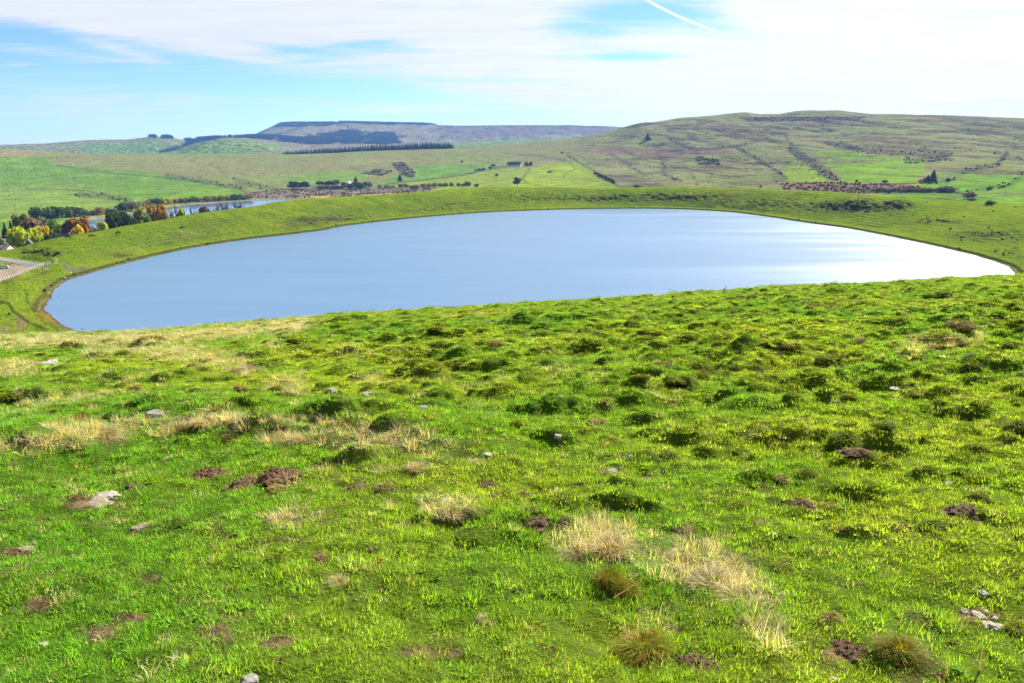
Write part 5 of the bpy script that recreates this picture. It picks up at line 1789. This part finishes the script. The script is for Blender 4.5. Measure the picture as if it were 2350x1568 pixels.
def car(px, py, rot, label, paint_):
    x, y, z = pick(px, py)
    r = bpy.data.objects.new('parked_car', None)
    r.location = (x, y, z + CAM_H + 0.07); r.rotation_euler = (0, 0, rot)
    COL.objects.link(r)
    tag(r, label, 'car')
    prof = [(-2.05, 0.35), (-2.1, 0.72), (-1.95, 0.92), (-1.35, 0.98), (-0.75, 1.42), (0.75, 1.46), (1.55, 1.02), (2.0, 0.94), (2.1, 0.6), (2.05, 0.35)]
    V, F = [], []
    n = len(prof)
    for yy, k in ((-0.86, 0), (0.86, 1)):
        for px_, pz in prof:
            tuck = 0.16 * max(0, (pz - 0.95) / 0.5)
            V.append((px_, yy - math.copysign(tuck, yy), pz))
    for i in range(n):
        j = (i + 1) % n
        F.append((i, j, n + j, n + i))
    F.append(tuple(range(n - 1, -1, -1))); F.append(tuple(range(n, 2 * n)))
    link('body', mesh_from('body', V, F, paint_), parent=r)
    V, F = [], []
    k = 0
    for yy in (-1, 1):
        V += [(-1.2, yy * 0.862, 1.0), (1.4, yy * 0.862, 1.0), (0.72, yy * 0.73, 1.40), (-0.72, yy * 0.73, 1.38)]
        F.append((k, k + 1, k + 2, k + 3)); k += 4
    V += [(1.50, -0.72, 1.07), (1.50, 0.72, 1.07), (0.82, 0.66, 1.445), (0.82, -0.66, 1.445), (-1.30, -0.72, 1.03), (-1.30, 0.72, 1.03), (-0.80, 0.66, 1.40), (-0.80, -0.66, 1.40)]
    F += [(k, k + 1, k + 2, k + 3), (k + 4, k + 5, k + 6, k + 7)]
    V = [(a + (0.02 if a > 0 else -0.02), b, c + 0.012) for a, b, c in V]
    link('window', mesh_from('window', V, F, M_GLASS), parent=r)
    wv, wf = lathe([(0.32, -0.1), (0.32, 0.1), (0.2, 0.11), (0.0, 0.11)], 14)
    tyre = mesh_from('wheel', wv, wf, plain_material('tyre', (0.02, 0.02, 0.02), 0.9, 5.0, 0.2, 0))
    for sx in (-1.3, 1.3):
        for sy in (-1, 1):
            w = link('wheel', tyre, (sx, sy * 0.80, 0.32), parent=r)
            w.rotation_euler = (R(-90) * sy, 0, 0)
    for sy in (-1, 1):
        V, F = [], []
        box_faces(V, F, (2.04, sy * 0.62 - 0.17, 0.66), (2.11, sy * 0.62 + 0.17, 0.80))
        link('headlight', mesh_from('headlight', V, F, M_PALEROOF), parent=r)


car(8, 617, R(25), 'pale silver car parked on the gravel at the very edge of the photo', plain_material('silver_paint', (0.5, 0.52, 0.56), 0.3, 1.0, 0.1, 0, 0.3))


# ---------------------------------------------------------------- cattle
def cow_mesh():
    pts = [((-0.95, 0, 1.18), 0.28), ((-0.35, 0, 1.10), 0.40), ((0.35, 0, 1.08), 0.42), ((0.80, 0, 1.16), 0.32), ((1.15, 0, 1.02), 0.19), ((1.45, 0, 0.62), 0.15), ((1.66, 0, 0.32), 0.10),
           ((-0.95, 0.22, 0.78), 0.17), ((-1.02, 0.23, 0.45), 0.09), ((-0.96, 0.23, 0.05), 0.07), ((-0.95, -0.22, 0.78), 0.17), ((-0.92, -0.23, 0.45), 0.09), ((-0.86, -0.23, 0.05), 0.07),
           ((0.75, 0.22, 0.75), 0.14), ((0.74, 0.23, 0.42), 0.08), ((0.74, 0.23, 0.04), 0.07), ((0.75, -0.22, 0.75), 0.14), ((0.80, -0.23, 0.42), 0.08), ((0.82, -0.23, 0.04), 0.07),
           ((-1.25, 0, 1.12), 0.05), ((-1.30, 0, 0.55), 0.04), ((1.42, 0.20, 0.72), 0.05), ((1.42, -0.20, 0.72), 0.05)]
    ed = [(0, 1), (1, 2), (2, 3), (3, 4), (4, 5), (5, 6), (0, 7), (7, 8), (8, 9), (0, 10), (10, 11), (11, 12), (3, 13), (13, 14), (14, 15), (3, 16), (16, 17), (17, 18), (0, 19), (19, 20), (5, 21), (5, 22)]
    me = bpy.data.meshes.new('cow_skeleton')
    me.from_pydata([p for p, _ in pts], ed, [])
    o = bpy.data.objects.new('cow_skeleton', me)
    COL.objects.link(o)
    md = o.modifiers.new('skin', 'SKIN')
    for v, (_, r) in zip(me.skin_vertices[0].data, pts):
        v.radius = (r, r)
    me.skin_vertices[0].data[1].use_root = True
    o.modifiers.new('sub', 'SUBSURF').levels = 1
    dg = bpy.context.evaluated_depsgraph_get()
    out = bpy.data.meshes.new_from_object(o.evaluated_get(dg))
    out.name = 'cow'
    bpy.data.objects.remove(o)
    out.materials.clear()
    out.polygons.foreach_set('use_smooth', np.ones(len(out.polygons), bool))
    return out


COW = cow_mesh()
COW.materials.append(plain_material('black_hide', (0.022, 0.018, 0.016), 0.7, 3.0, 0.3, 0))
for px, py, rot, lab in [(418, 526, 35, 'black cow alone on the rim slope between lake and leafless trees'), (272, 538, 160, 'black cow grazing on the rim slope below the very dark trees'),
                         (156, 548, 20, 'black cow on the rim edge next to the small white-walled building'), (211, 546, 200, 'small dark cow on the rim edge below the slim yellow-green tree'),
                         (521, 448, 0, 'black cow alone on the green pasture above the lower lake')]:
    x, y, z = pick(px, py)
    o = link('cow', COW, (x, y, z + CAM_H), R(rot), 1.05)
    tag(o, lab, 'cow', 'black cattle at pasture')

# ---------------------------------------------------------------- stones
def rock_mesh(seed, flat=0.5, rough=0.35, sub=3):
    bm = bmesh.new()
    bmesh.ops.create_icosphere(bm, subdivisions=sub, radius=1.0)
    co = np.array([v.co[:] for v in bm.verts])
    g = np.random.default_rng(seed)
    # cut by a few planes, then roughened: angular, weathered
    for i in range(7):
        nrm = g.normal(size=3); nrm /= np.linalg.norm(nrm); dd = 0.55 + 0.3 * g.random()
        s = co @ nrm
        co -= np.clip(s - dd, 0, None)[:, None] * nrm
    d = fbm(co[:, 0] * 2.2 + seed, co[:, 1] * 2.2 + co[:, 2] * 1.7, seed, 4)
    co *= (1 + rough * d)[:, None]
    co[:, 2] *= flat
    for v, c in zip(bm.verts, co):
        v.co = c
    me = bpy.data.meshes.new('rock')
    bm.to_mesh(me); bm.free()
    return me


M_ROCKP = plain_material('pale_rock', (0.42, 0.375, 0.31), 0.9, 4.0, 0.5, 0.6, 0, (0.30, 0.255, 0.20))
M_ROCKG = plain_material('grey_rock', (0.24, 0.215, 0.19), 0.9, 4.0, 0.5, 0.6, 0, (0.34, 0.31, 0.27))
M_ROCKB = plain_material('tan_rock', (0.27, 0.205, 0.15), 0.9, 4.0, 0.5, 0.6, 0, (0.20, 0.15, 0.11))
M_ROCKD = plain_material('dark_wet_rock', (0.07, 0.06, 0.055), 0.7, 2.0, 0.4)
ROCKS = []
for s, fl in ((1, 0.55), (2, 0.42), (3, 0.6), (4, 0.30), (5, 0.5)):
    m = rock_mesh(s, fl)
    m.materials.append(M_ROCKP)
    ROCKS.append(m)


def rock(px, py, w, label, mat=M_ROCKP, k=0, tall=1.0, deep=1.0, rot=None, group=None, near=True, sink=0.12, name='rock'):
    x, y, z = pick_near(px, py) if near else pick(px, py)
    d = math.sqrt(x * x + y * y + z * z)
    r = 0.5 * w / FV * d
    i = _n[0]; _n[0] += 1
    o = link(name, ROCKS[k % 5], (x, y, z + CAM_H - sink * r), rot if rot is not None else i * 1.3, (r, r * deep, r * tall))
    setmat(o, mat)
    tag(o, label, 'rock', group)
    return o


rock(112, 836, 54, 'smooth whitish boulder alone high on the slope below the lake end', M_ROCKP, 1, 1.0, 0.8, 0.2)
rock(354, 955, 46, 'rough grey-white rock among grass above the dry terrace', M_ROCKG, 0, 1.1, 0.8, 0.1)
rock(196, 1158, 105, 'largest flat cracked rock slab sunk in the turf', M_ROCKB, 3, 0.8, 0.9, 0.3, sink=0.16)
rock(240, 1140, 60, 'flat fragment lying on the far end of the largest slab', M_ROCKP, 3, 0.8, 0.7, 0.1, sink=0.02)
rock(324, 1212, 46, 'pale tan flat stone with dark earth beside it', M_ROCKB, 1, 1.0, 0.8, 0.4)
rock(58, 1264, 36, 'tan round stone on a patch of bare dark earth near the photo edge', M_ROCKB, 2, 1.1, 0.9)
rock(572, 1566, 44, 'grey stone cut by the bottom edge of the photo', M_ROCKG, 0, 1.2, 0.9)
rock(96, 1480, 20, 'small whitish stone among clover and brown leaves', M_ROCKP, 2, 1.0, 0.9)
rock(83, 1245, 22, 'small flat tan stone above the round stone on bare earth', M_ROCKB, 3)
rock(2256, 1366, 26, 'bluish white angular stone above the scatter of pale stones', M_ROCKP, 4, 1.3, 0.9)
for px, py, w, k, lab in [(2218, 1404, 30, 3, 'first pale flat stone of the scatter, furthest from the photo edge'), (2246, 1410, 34, 1, 'pale stone under the bluish white one in the scatter'), (2268, 1404, 22, 3, 'small pale stone on the upper side of the scatter'),
                          (2264, 1430, 40, 3, 'broad pale slab in the lower part of the scatter'), (2290, 1440, 34, 1, 'pale slab at the lowest end of the scatter'), (2284, 1420, 18, 2, 'little pale stone between the slabs of the scatter'),
                          (2206, 1440, 14, 4, 'tiny pale upright stone apart from the scatter')]:
    rock(px, py, w, lab, M_ROCKP, k, 0.9, 0.8, group='scatter of pale stones')
rock(762, 897, 26, 'rough pale rock on the green slope past the dark tussock', M_ROCKG, 0)
rock(842, 908, 28, 'grey rock under the peaked dark tussock', M_ROCKG, 4)
rock(972, 935, 24, 'small grey rock beside the lush green hollow', M_ROCKG, 2)
rock(1098, 932, 34, 'flat brownish rock in the lush green hollow', M_ROCKB, 3)
rock(1280, 1004, 22, 'pale round stone in the middle of the slope', M_ROCKP, 0)
rock(1120, 1042, 26, 'flat whitish stone below the lush green hollow', M_ROCKP, 3)
rock(1450, 1050, 20, 'grey-white stone against a dark tussock in the middle of the slope', M_ROCKG, 2)
rock(1405, 1082, 30, 'grey rock among dead grass below the grey-white stone', M_ROCKG, 1)
rock(2060, 893, 30, 'pale flat rock on the hummocky slope', M_ROCKP, 3)
rock(1775, 1226, 16, 'small white stone beside a dark green tuft', M_ROCKP, 2)
rock(1915, 1560, 20, 'small pale stone at the bottom edge among grass', M_ROCKP, 0)
rock(2178, 1112, 22, 'pale broken stone on the lush bank', M_ROCKP, 4)
rock(1022, 1150, 40, 'pale straw-covered flat stone between dry tufts', M_ROCKP, 3)
# boulders by the crater lake
for px, py, w, lab in [(161, 626, 6, 'biggest whitish boulder on the brown beach of the crater lake'), (149, 638, 5, 'whitish boulder at the bend of the brown beach'), (145, 634, 3.5, 'small whitish boulder beside the one at the bend of the beach')]:
    rock(px, py, w, lab, M_ROCKP, 0, 1.2, near=False, sink=0.2, name='boulder')
for px, py, w, lab in [(134, 680, 3.6, 'dark stone standing in the water at the lake end'), (111.5, 693, 2.6, 'smaller dark stone near the orange reeds of the lake end'), (190, 755, 4.6, 'dark stone at the water edge under the close slope')]:
    x, y, _ = at_z(px, py, -52.0)
    r = 0.5 * w / FV * y
    o = link('boulder', ROCKS[2], (x, y, 0.0), px, (r, r, r * 1.3))
    setmat(o, M_ROCKD)
    tag(o, lab, 'rock')

# ---------------------------------------------------------------- molehills
M_SOIL = plain_material('molehill_soil', (0.105, 0.050, 0.017), 0.95, 9.0, 0.7, 0.9, 0, (0.185, 0.105, 0.040))


def mole_mesh(seed):
    g = np.random.default_rng(seed)
    n = 26
    V, F = [], []
    for i in range(n):
        for j in range(n):
            u, v = -1 + 2 * i / (n - 1), -1 + 2 * j / (n - 1)
            r = math.hypot(u, v) * (1 + 0.28 * math.sin(2.0 * math.atan2(v, u) + seed) + 0.16 * math.sin(5 * math.atan2(v, u) + 2 * seed))
            V.append([u, v, max(0, 1 - r ** 1.7)])
    V = np.array(V)
    h = V[:, 2]
    V[:, 2] = 0.62 * h ** 0.8 + (0.16 * fbm(V[:, 0] * 5 + seed, V[:, 1] * 5, seed, 3) + 0.10 * np.abs(perlin(V[:, 0] * 11, V[:, 1] * 11, seed + 3))) * sst(h, 0.0, 0.25) - 0.06
    F = [(i * n + j, (i + 1) * n + j, (i + 1) * n + j + 1, i * n + j + 1) for i in range(n - 1) for j in range(n - 1)]
    V = [tuple(v) for v in V]
    for i in range(34):     # crumbs of earth
        th = g.random() * 6.283; r = 0.95 * math.sqrt(g.random()); s = 0.05 + 0.07 * g.random()
        c = np.array([r * math.cos(th), r * math.sin(th), 0.60 * max(0, 1 - r ** 1.7) ** 0.8 + 0.02])
        k = len(V)
        for d in ((1, 0, 0), (-1, 0, 0), (0, 1, 0), (0, -1, 0), (0, 0, 1), (0, 0, -1)):
            V.append(tuple(c + s * np.array(d) * (0.7 + 0.6 * g.random())))
        for f in ((0, 2, 4), (2, 1, 4), (1, 3, 4), (3, 0, 4), (2, 0, 5), (1, 2, 5), (3, 1, 5), (0, 3, 5)):
            F.append(tuple(k + q for q in f))
    return mesh_from('molehill', V, F, M_SOIL)


MOLES = [mole_mesh(s) for s in (1, 2, 3)]
for px, py, w, lab in [(482, 1092, 90, 'dark brown molehill, first of three in a row on the terrace side'), (562, 1112, 76, 'lowest molehill, between two bigger ones in the row of three'), (638, 1100, 110, 'broadest molehill, last of the row of three'),
                       (1122, 1118, 66, 'tall molehill in the dry grass in the middle of the slope'), (1130, 1140, 50, 'molehill directly below the tall one in the dry grass'), (1202, 1138, 46, 'small molehill beside the tall one in the dry grass'),
                       (1222, 1170, 40, 'reddish molehill with bleached stems above the long dark one'), (1222, 1198, 66, 'long dark molehill above the bleached straw tuft'), (1290, 1190, 30, 'small round blackish molehill on its own'),
                       (1945, 1492, 84, 'long reddish molehill low on the slope beside the dark tussock'), (1600, 1522, 70, 'pinkish crumbled molehill near the bottom edge'), (1640, 1534, 40, 'blackish molehill joined to the pinkish crumbled one'),
                       (815, 1122, 44, 'flat half-grown molehill past the row of three'), (738, 1066, 40, 'faint flattened molehill above the row of three'), (30, 1276, 60, 'dark earth heap by the tan round stone at the photo edge'),
                       (2215, 1176, 70, 'wide dark molehill on the lush bank'), (1850, 1158, 50, 'dark molehill in the middle of the lush bank'), (1955, 1040, 46, 'brown earth heap right below the big dark tussock')]:
    x, y, z = pick_near(px, py)
    r = 0.5 * w / FV * math.sqrt(x * x + y * y + z * z)
    i = _n[0]; _n[0] += 1
    o = link('molehill', MOLES[i % 3], (x, y, z + CAM_H - 0.01), i * 1.9, (r * 1.05, r * 0.9, r * 0.58))
    tag(o, lab, 'molehill', 'molehills on the close slope')

# ---------------------------------------------------------------- tussocks
def tussock_mesh(seed, blades, rise, width, lean, mats, dome=0.42, straw=0.0):
    """a mound of old roots under a shock of drooping blades; unit radius"""
    g = np.random.default_rng(seed)
    V, F, W, MI = [], [], [], []
    nr, ns = 6, 16
    for i in range(nr + 1):
        th = (math.pi / 2) * i / nr
        for j in range(ns):
            ph = 2 * math.pi * j / ns
            k = 1 + 0.16 * math.sin(3 * ph + seed) + 0.10 * g.normal()
            V.append((0.80 * math.sin(th) * math.cos(ph) * k, 0.80 * math.sin(th) * math.sin(ph) * k, dome * math.cos(th) * (1 + 0.1 * g.normal()) - 0.05)); W.append(g.random() * 0.5)
    for i in range(nr):
        for j in range(ns):
            q = (j + 1) % ns
            F.append((i * ns + j, (i + 1) * ns + j, (i + 1) * ns + q, i * ns + q)); MI.append(0)
    for b in range(blades):
        r = math.sqrt(g.random()); ph = g.random() * 6.283
        base = np.array([0.78 * r * math.cos(ph), 0.78 * r * math.sin(ph), dome * math.sqrt(max(0, 1 - (r * 0.92) ** 2)) - 0.06])
        d = ph + g.normal(0, 0.5)
        ang = (0.25 + lean * r) * (0.6 + 0.8 * g.random())
        ln = rise * (0.6 + 0.7 * g.random())
        w = width * (0.7 + 0.6 * g.random())
        side = np.array([-math.sin(d), math.cos(d), 0])
        isst = g.random() < straw
        k0 = len(V); var = g.random()
        p = base.copy()
        for s in range(3):
            ww = w * (1 - 0.25 * s)
            V += [tuple(p - side * ww / 2), tuple(p + side * ww / 2)]; W += [var, var]
            p = p + ln / 3 * np.array([math.sin(ang) * math.cos(d), math.sin(ang) * math.sin(d), math.cos(ang)])
            p = p + ln * (0.05 + 0.09 * s) * g.random() * np.array([-0.85, -0.45, -0.15])      # combed by the wind
            ang += 0.30 + 0.40 * g.random()
        V.append(tuple(p)); W.append(var)
        for s in range(2):
            a = k0 + 2 * s
            F.append((a, a + 1, a + 3, a + 2)); MI.append(1 if not isst else 2)
        F.append((k0 + 4, k0 + 5, k0 + 6)); MI.append(1 if not isst else 2)
    me = mesh_from('tussock', V, F, None, W)
    for m in mats:
        me.materials.append(m)
    me.polygons.foreach_set('material_index', np.array(MI, np.int32))
    return me


M_ROOT = foliage_material('tussock_heart', (0.050, 0.062, 0.010), 0.0, 0.4)
M_TG = foliage_material('tussock_green', (0.200, 0.250, 0.012), 0.5, 0.4)
M_TD = foliage_material('tussock_dark', (0.130, 0.178, 0.010), 0.5, 0.4)
M_TO = foliage_material('tussock_olive', (0.230, 0.190, 0.030), 0.45, 0.4)
M_TS = foliage_material('tussock_straw', (0.40, 0.34, 0.19), 0.4, 0.35)
M_TA = foliage_material('tussock_amber', (0.30, 0.185, 0.030), 0.45, 0.35)
TG = [tussock_mesh(s, 300, 0.36, 0.050, 1.1, [M_ROOT, M_TG, M_TO], 0.50, 0.15) for s in (1, 2, 3)]
TD = [tussock_mesh(s, 320, 0.36, 0.046, 1.1, [M_ROOT, M_TD, M_TG], 0.54, 0.30) for s in (4, 5, 6)]
TO = [tussock_mesh(s, 300, 0.40, 0.042, 1.1, [M_ROOT, M_TO, M_TS], 0.42, 0.3) for s in (7, 8)]
TBIG = [tussock_mesh(s, 900, 0.70, 0.020, 1.0, [M_ROOT, M_TD, M_TA], 0.50, 0.32) for s in (9, 10)]
TSTR = [tussock_mesh(s, 420, 0.95, 0.018, 1.15, [M_TO, M_TS, M_TA], 0.22, 0.2) for s in (11, 12, 13)]


def tussock(px, py, w, label, kind, group=None, tall=1.0, name='grass_tussock', cat='tussock', xy=None):
    if xy is None:
        x, y, z = pick_near(px, py)
        r = 0.5 * w / FV * math.sqrt(x * x + y * y + z * z)
    else:
        x, y = xy; z = float(H(x, y)[0]); r = w
    i = _n[0]; _n[0] += 1
    o = link(name, kind[i % len(kind)], (x, y, z + CAM_H - 0.03 * r), i * 2.399, (r * random.uniform(0.95, 1.3), r * random.uniform(0.75, 1.0), r * tall * 0.9))
    o.rotation_euler = (random.uniform(-0.2, 0.2), random.uniform(-0.2, 0.2), i * 2.399)
    tag(o, label, cat, group)
    return o


big = [(1915, 842, 92, 'widest dark tussock on the upper hummocky slope', TD, 0.8), (1942, 1025, 80, 'big dark ball-like tussock with brown earth below it', TD, 1.1), (1808, 802, 42, 'peaked brown-topped tussock on the upper slope', TO, 1.2),
       (2245, 1037, 56, 'dark spiky tussock beside the photo edge on the lush bank', TD, 1.0), (1015, 798, 56, 'dark rounded tussock in the middle near the brow', TD, 0.9), (740, 812, 60, 'long dark tussock pair below the lake end of the brow', TD, 0.7),
       (840, 900, 42, 'peaked dark tussock above a grey rock', TD, 1.1), (1515, 772, 42, 'dark tussock close to the brow in the middle', TD, 0.9), (1592, 782, 44, 'dark leaning tussock close to the brow next to the other', TD, 0.9), (1460, 757, 36, 'low dark tussock just under the brow', TD, 0.7),
       (2165, 682, 46, 'dark tussock standing out at the brow below the lake corner', TD, 0.9), (2226, 848, 54, 'peaked dark tussock on the upper hummocky slope', TD, 1.0), (1240, 1120, 30, 'small dark tuft above the molehills', TG, 0.9), (2248, 1148, 56, 'dark tussock on the lush bank by the photo edge', TD, 1.0),
       (1795, 1102, 44, 'dark tuft with pale dead stems on the lush bank', TO, 1.1), (1850, 1092, 46, 'dark green tuft next to the one with dead stems', TD, 0.9), (632, 1290, 54, 'lone dark green tuft low in the turf', TD, 0.9),
       (1398, 1342, 84, 'big blackish tussock with amber tips between straw clumps', TBIG, 1.0), (1438, 1362, 70, 'blackish tussock with amber tips leaning on the bigger one', TBIG, 0.95), (1478, 1502, 120, 'big brown shaggy tussock nearest the bottom edge', TBIG, 0.95),
       (2062, 1508, 100, 'dark tussock with long olive blades and a white stalk', TBIG, 1.0), (2070, 652, 26, 'round dark tussock on the skyline of the brow', TD, 1.1), (1550, 684, 26, 'peaked tussock on the skyline of the brow', TO, 1.1),
       (308, 892, 36, 'brownish tussock on the dry slope below the whitish boulder', TO, 0.8), (135, 948, 46, 'dark tussock on the dry slope under the boulder', TD, 0.7), (205, 935, 32, 'small brown-topped tussock above the dry terrace', TO, 0.8), (350, 782, 90, 'long brown tussock on the dry brow', TO, 0.6),
       (20, 920, 60, 'dark heathery tussock at the photo edge above the terrace', TD, 0.8), (462, 852, 40, 'dark tussock in straw on the upper slope', TG, 0.8), (638, 893, 34, 'olive tussock among straw above the terrace', TO, 1.0), (180, 962, 50, 'low dark tussock just above the dry terrace', TG, 0.6),
       (990, 845, 60, 'dark green tussock in the lush hollow', TG, 0.7), (1060, 842, 40, 'dark tussock next to the lush hollow', TD, 0.8), (1605, 848, 56, 'dark tussock of the pair on the upper slope', TD, 0.8), (1690, 850, 44, 'first of two dark round tussocks on the upper slope', TD, 0.9), (1735, 848, 46, 'second of two dark round tussocks on the upper slope', TD, 0.9),
       (1555, 885, 60, 'wide green tussock in the middle of the slope', TG, 0.7), (1468, 868, 44, 'dark green tussock beside the wide one in the middle', TG, 0.8), (1380, 978, 80, 'long low olive tussock in the middle of the slope', TO, 0.55), (1950, 915, 46, 'green tussock on the hummocky slope', TG, 0.9), (2112, 910, 38, 'peaked brown tussock on the hummocky slope', TO, 1.2),
       (1182, 975, 44, 'green tussock below the lush hollow', TG, 0.8), (1184, 1060, 40, 'small tussock at the edge of the lush turf', TG, 0.8), (2200, 755, 70, 'grey-brown heathery tussock cluster, upper one', TO, 0.8), (2190, 785, 56, 'grey-brown heathery tussock cluster, lower one', TO, 0.8), (2140, 800, 46, 'brown tussock beside the heathery cluster', TO, 0.8),
       (2340, 988, 60, 'dark tussock cut by the photo edge', TD, 0.8), (1540, 1055, 60, 'dark tussock on the lush turf in the middle', TD, 0.8), (1695, 1165, 54, 'dark green clump on the lush turf', TG, 0.8), (2140, 1210, 66, 'dark green clump at the foot of the lush bank', TD, 0.7), (2300, 1210, 50, 'dark clump under a shaded turf edge', TD, 0.6),
       (1800, 1312, 66, 'low dark clump on the yellow-green turf', TG, 0.5), (1810, 1290, 54, 'low dark turf clump above the other', TG, 0.5), (880, 1125, 50, 'green tuft with amber blades past the molehills', TO, 1.0), (530, 1010, 46, 'amber and green tuft on the dry terrace', TO, 1.0), (640, 1130, 56, 'straw and green tuft in front of the broadest molehill', TO, 0.9),
       (2335, 1450, 60, 'lush dark green clump at the photo edge by the pale stones', TG, 0.9), (1905, 1425, 60, 'olive clump with a dark hollow under it', TO, 0.8), (2030, 980, 60, 'dark low tussock by the ball-like one', TD, 0.6), (730, 1215, 40, 'amber dried tuft on the yellow-green turf', TO, 0.8)]
for px, py, w, lab, kd, tl in big:
    tussock(px, py, w, lab, kd, tall=tl)
straws = [(1395, 1262, 120, 'biggest pale straw tuft, upper one of the two in the turf', 1.0), (1330, 1268, 80, 'ragged straw tuft beside the biggest pale one', 0.8), (1640, 1345, 110, 'swirled bleached straw tuft above a dark hollow', 0.8), (1700, 1375, 100, 'bleached straw tuft falling towards the bottom edge', 0.8),
          (1660, 1300, 70, 'amber and straw tuft above the swirled one', 1.0), (1560, 1275, 60, 'thin straw tuft between the two big ones', 0.9), (1232, 1232, 70, 'bleached straw tuft arching over a dark gap', 0.6), (235, 1002, 60, 'white feathery straw tuft on the dry terrace', 1.0),
          (400, 985, 70, 'straw tuft in the middle of the dry terrace', 0.9), (470, 972, 70, 'straw tuft on the upper part of the dry terrace', 0.9), (640, 1000, 60, 'pale straw tuft past the amber tuft of the terrace', 0.9), (700, 1008, 70, 'pale straw tuft where the terrace fades out', 0.8), (860, 1030, 90, 'pale straw patch below the end of the terrace', 0.7),
          (960, 1075, 60, 'amber straw tuft below the terrace end', 0.9), (575, 850, 60, 'pale straw tuft on the upper dry slope', 0.8), (650, 1200, 60, 'pale straw tuft on the yellow-green turf', 0.8), (775, 1335, 46, 'little bleached tuft low in the turf', 0.5), (1120, 1420, 50, 'straw fan low in the turf', 0.6), (1770, 1445, 60, 'thin straw clump leaning downhill', 0.8),
          (1100, 1060, 40, 'thin straw tuft at the edge of the lush turf', 0.6), (1035, 1175, 60, 'straw tuft beside a flat pale stone', 0.7), (1540, 1445, 60, 'matted grey straw clump above the pinkish molehill', 0.4)]
for px, py, w, lab, tl in straws:
    tussock(px, py, w, lab, TSTR, tall=tl * 0.75, name='straw_tuft', cat='dry grass')
# the rest of the hummocks: alike, nothing tells them apart
cnt = 0
while cnt < 205:
    Y = 9 + 38 * random.random() ** 0.8
    x = (random.random() * 2 - 1) * 0.66 * (Y + 1)
    if random.random() > (0.25 + 0.75 * float(sst(np.array([x / (Y + 6)]), -0.35, 0.1)[0])):
        continue
    z = float(H(x, Y)[0])
    px, py = to_px(np.array([x]), np.array([Y]), np.array([z]))
    if py[0] < np.interp(px[0], [0, 430, 1000, 1650, 2350], [776, 757, 714, 673, 637]) + 6:
        continue
    r = random.uniform(0.10, 0.24) * (0.75 + 0.013 * Y)
    kd = random.choice([TD, TG, TG, TG, TO])
    kn = {id(TD): 'dark green', id(TG): 'mid green', id(TO): 'olive brown'}[id(kd)]
    tussock(0, 0, r, 'small %s grass tussock, one of many on the hummocky slope' % kn, kd, 'small %s tussocks on the slope' % kn, random.uniform(0.55, 0.95), xy=(x, Y))
    cnt += 1

# ---------------------------------------------------------------- dead stems and sticks
M_STEM = foliage_material('bleached_stem', (0.66, 0.58, 0.42), 0.5, 0.0)
M_DSTEM = plain_material('dark_dead_stem', (0.10, 0.065, 0.05), 0.85, 30.0, 0.3, 0)


def stem(px, py, segs, label, mat, name='dead_stalk', rad=0.0026, cat='stalk'):
    x, y, z = pick_near(px, py)
    d = math.sqrt(x * x + y * y + z * z)
    V, F = [], []
    for (a, b, r0, r1) in segs:
        k = d / FV
        limb(V, F, tuple(q * k for q in a), tuple(q * k for q in b), rad * r0, rad * r1, 5)
    o = link(name, mesh_from(name, V, F, mat), (x, y, z + CAM_H))
    tag(o, label, cat)
    return o


stem(1408, 1378, [((0, 0, 6), (28, 8, 20), 1, 0.9), ((28, 8, 20), (44, 12, 30), 0.9, 0.6)], 'pale dead stick lying against the blackish amber tussock', M_STEM, 'stick', 0.0026, 'stick')
stem(2248, 1540, [((0, 0, -3), (-1, 0, 26), 1, 0.8), ((-1, 0, 26), (1, 2, 50), 0.8, 0.5)], 'upright whitish stalk in front of the dark olive-bladed tussock', M_STEM, rad=0.0035)
stem(2172, 1560, [((0, 0, -3), (-4, 0, 24), 1, 0.8), ((-4, 0, 24), (-6, 2, 60), 0.8, 0.4)], 'thin leaning pale stalk below the long reddish molehill', M_STEM)
stem(2064, 1435, [((0, 0, -3), (4, 0, 28), 1, 0.5)], 'thin pale stalk over the dark hollow above the reddish molehill', M_STEM)
stem(2276, 1390, [((0, 0, 3), (24, 6, 16), 1, 0.6)], 'little pale twig lying over the turf by the bluish white stone', M_STEM, 'twig', 0.004, 'twig')
stem(1660, 675, [((0, 0, -3), (2, 0, 9), 1.4, 1.0), ((2, 0, 9), (5, 0, 18), 1.0, 0.5), ((1, 0, 4), (-3, 0, 11), 0.9, 0.4), ((2, 0, 9), (-1, 1, 14), 0.7, 0.4)], 'dark dead thistle standing up on the skyline of the brow', M_DSTEM, 'dead_thistle', 0.018, 'plant')
x, y, z = pick(2126, 507)
V, F = [], []
limb(V, F, (0, 0, -0.3), (-0.1, 0, 2.4), 0.16, 0.11); limb(V, F, (-0.1, 0, 2.4), (-0.25, 0, 4.0), 0.11, 0.05); limb(V, F, (-0.1, 0, 2.6), (-1.0, 0.2, 3.9), 0.06, 0.02); limb(V, F, (-0.08, 0, 1.8), (0.5, 0.1, 2.9), 0.05, 0.02)
o = link('dead_tree', mesh_from('dead_tree', V, F, M_BARK), (x, y, z + CAM_H))
tag(o, 'thin dark dead tree stump above the scarp on the rim slope', 'tree')
print('tris', sum(sum(len(p.vertices) - 2 for p in o.data.polygons) for o in scene.objects if o.type == 'MESH' and len(o.data.polygons) > 0 and len(o.data.polygons) < 2e5))
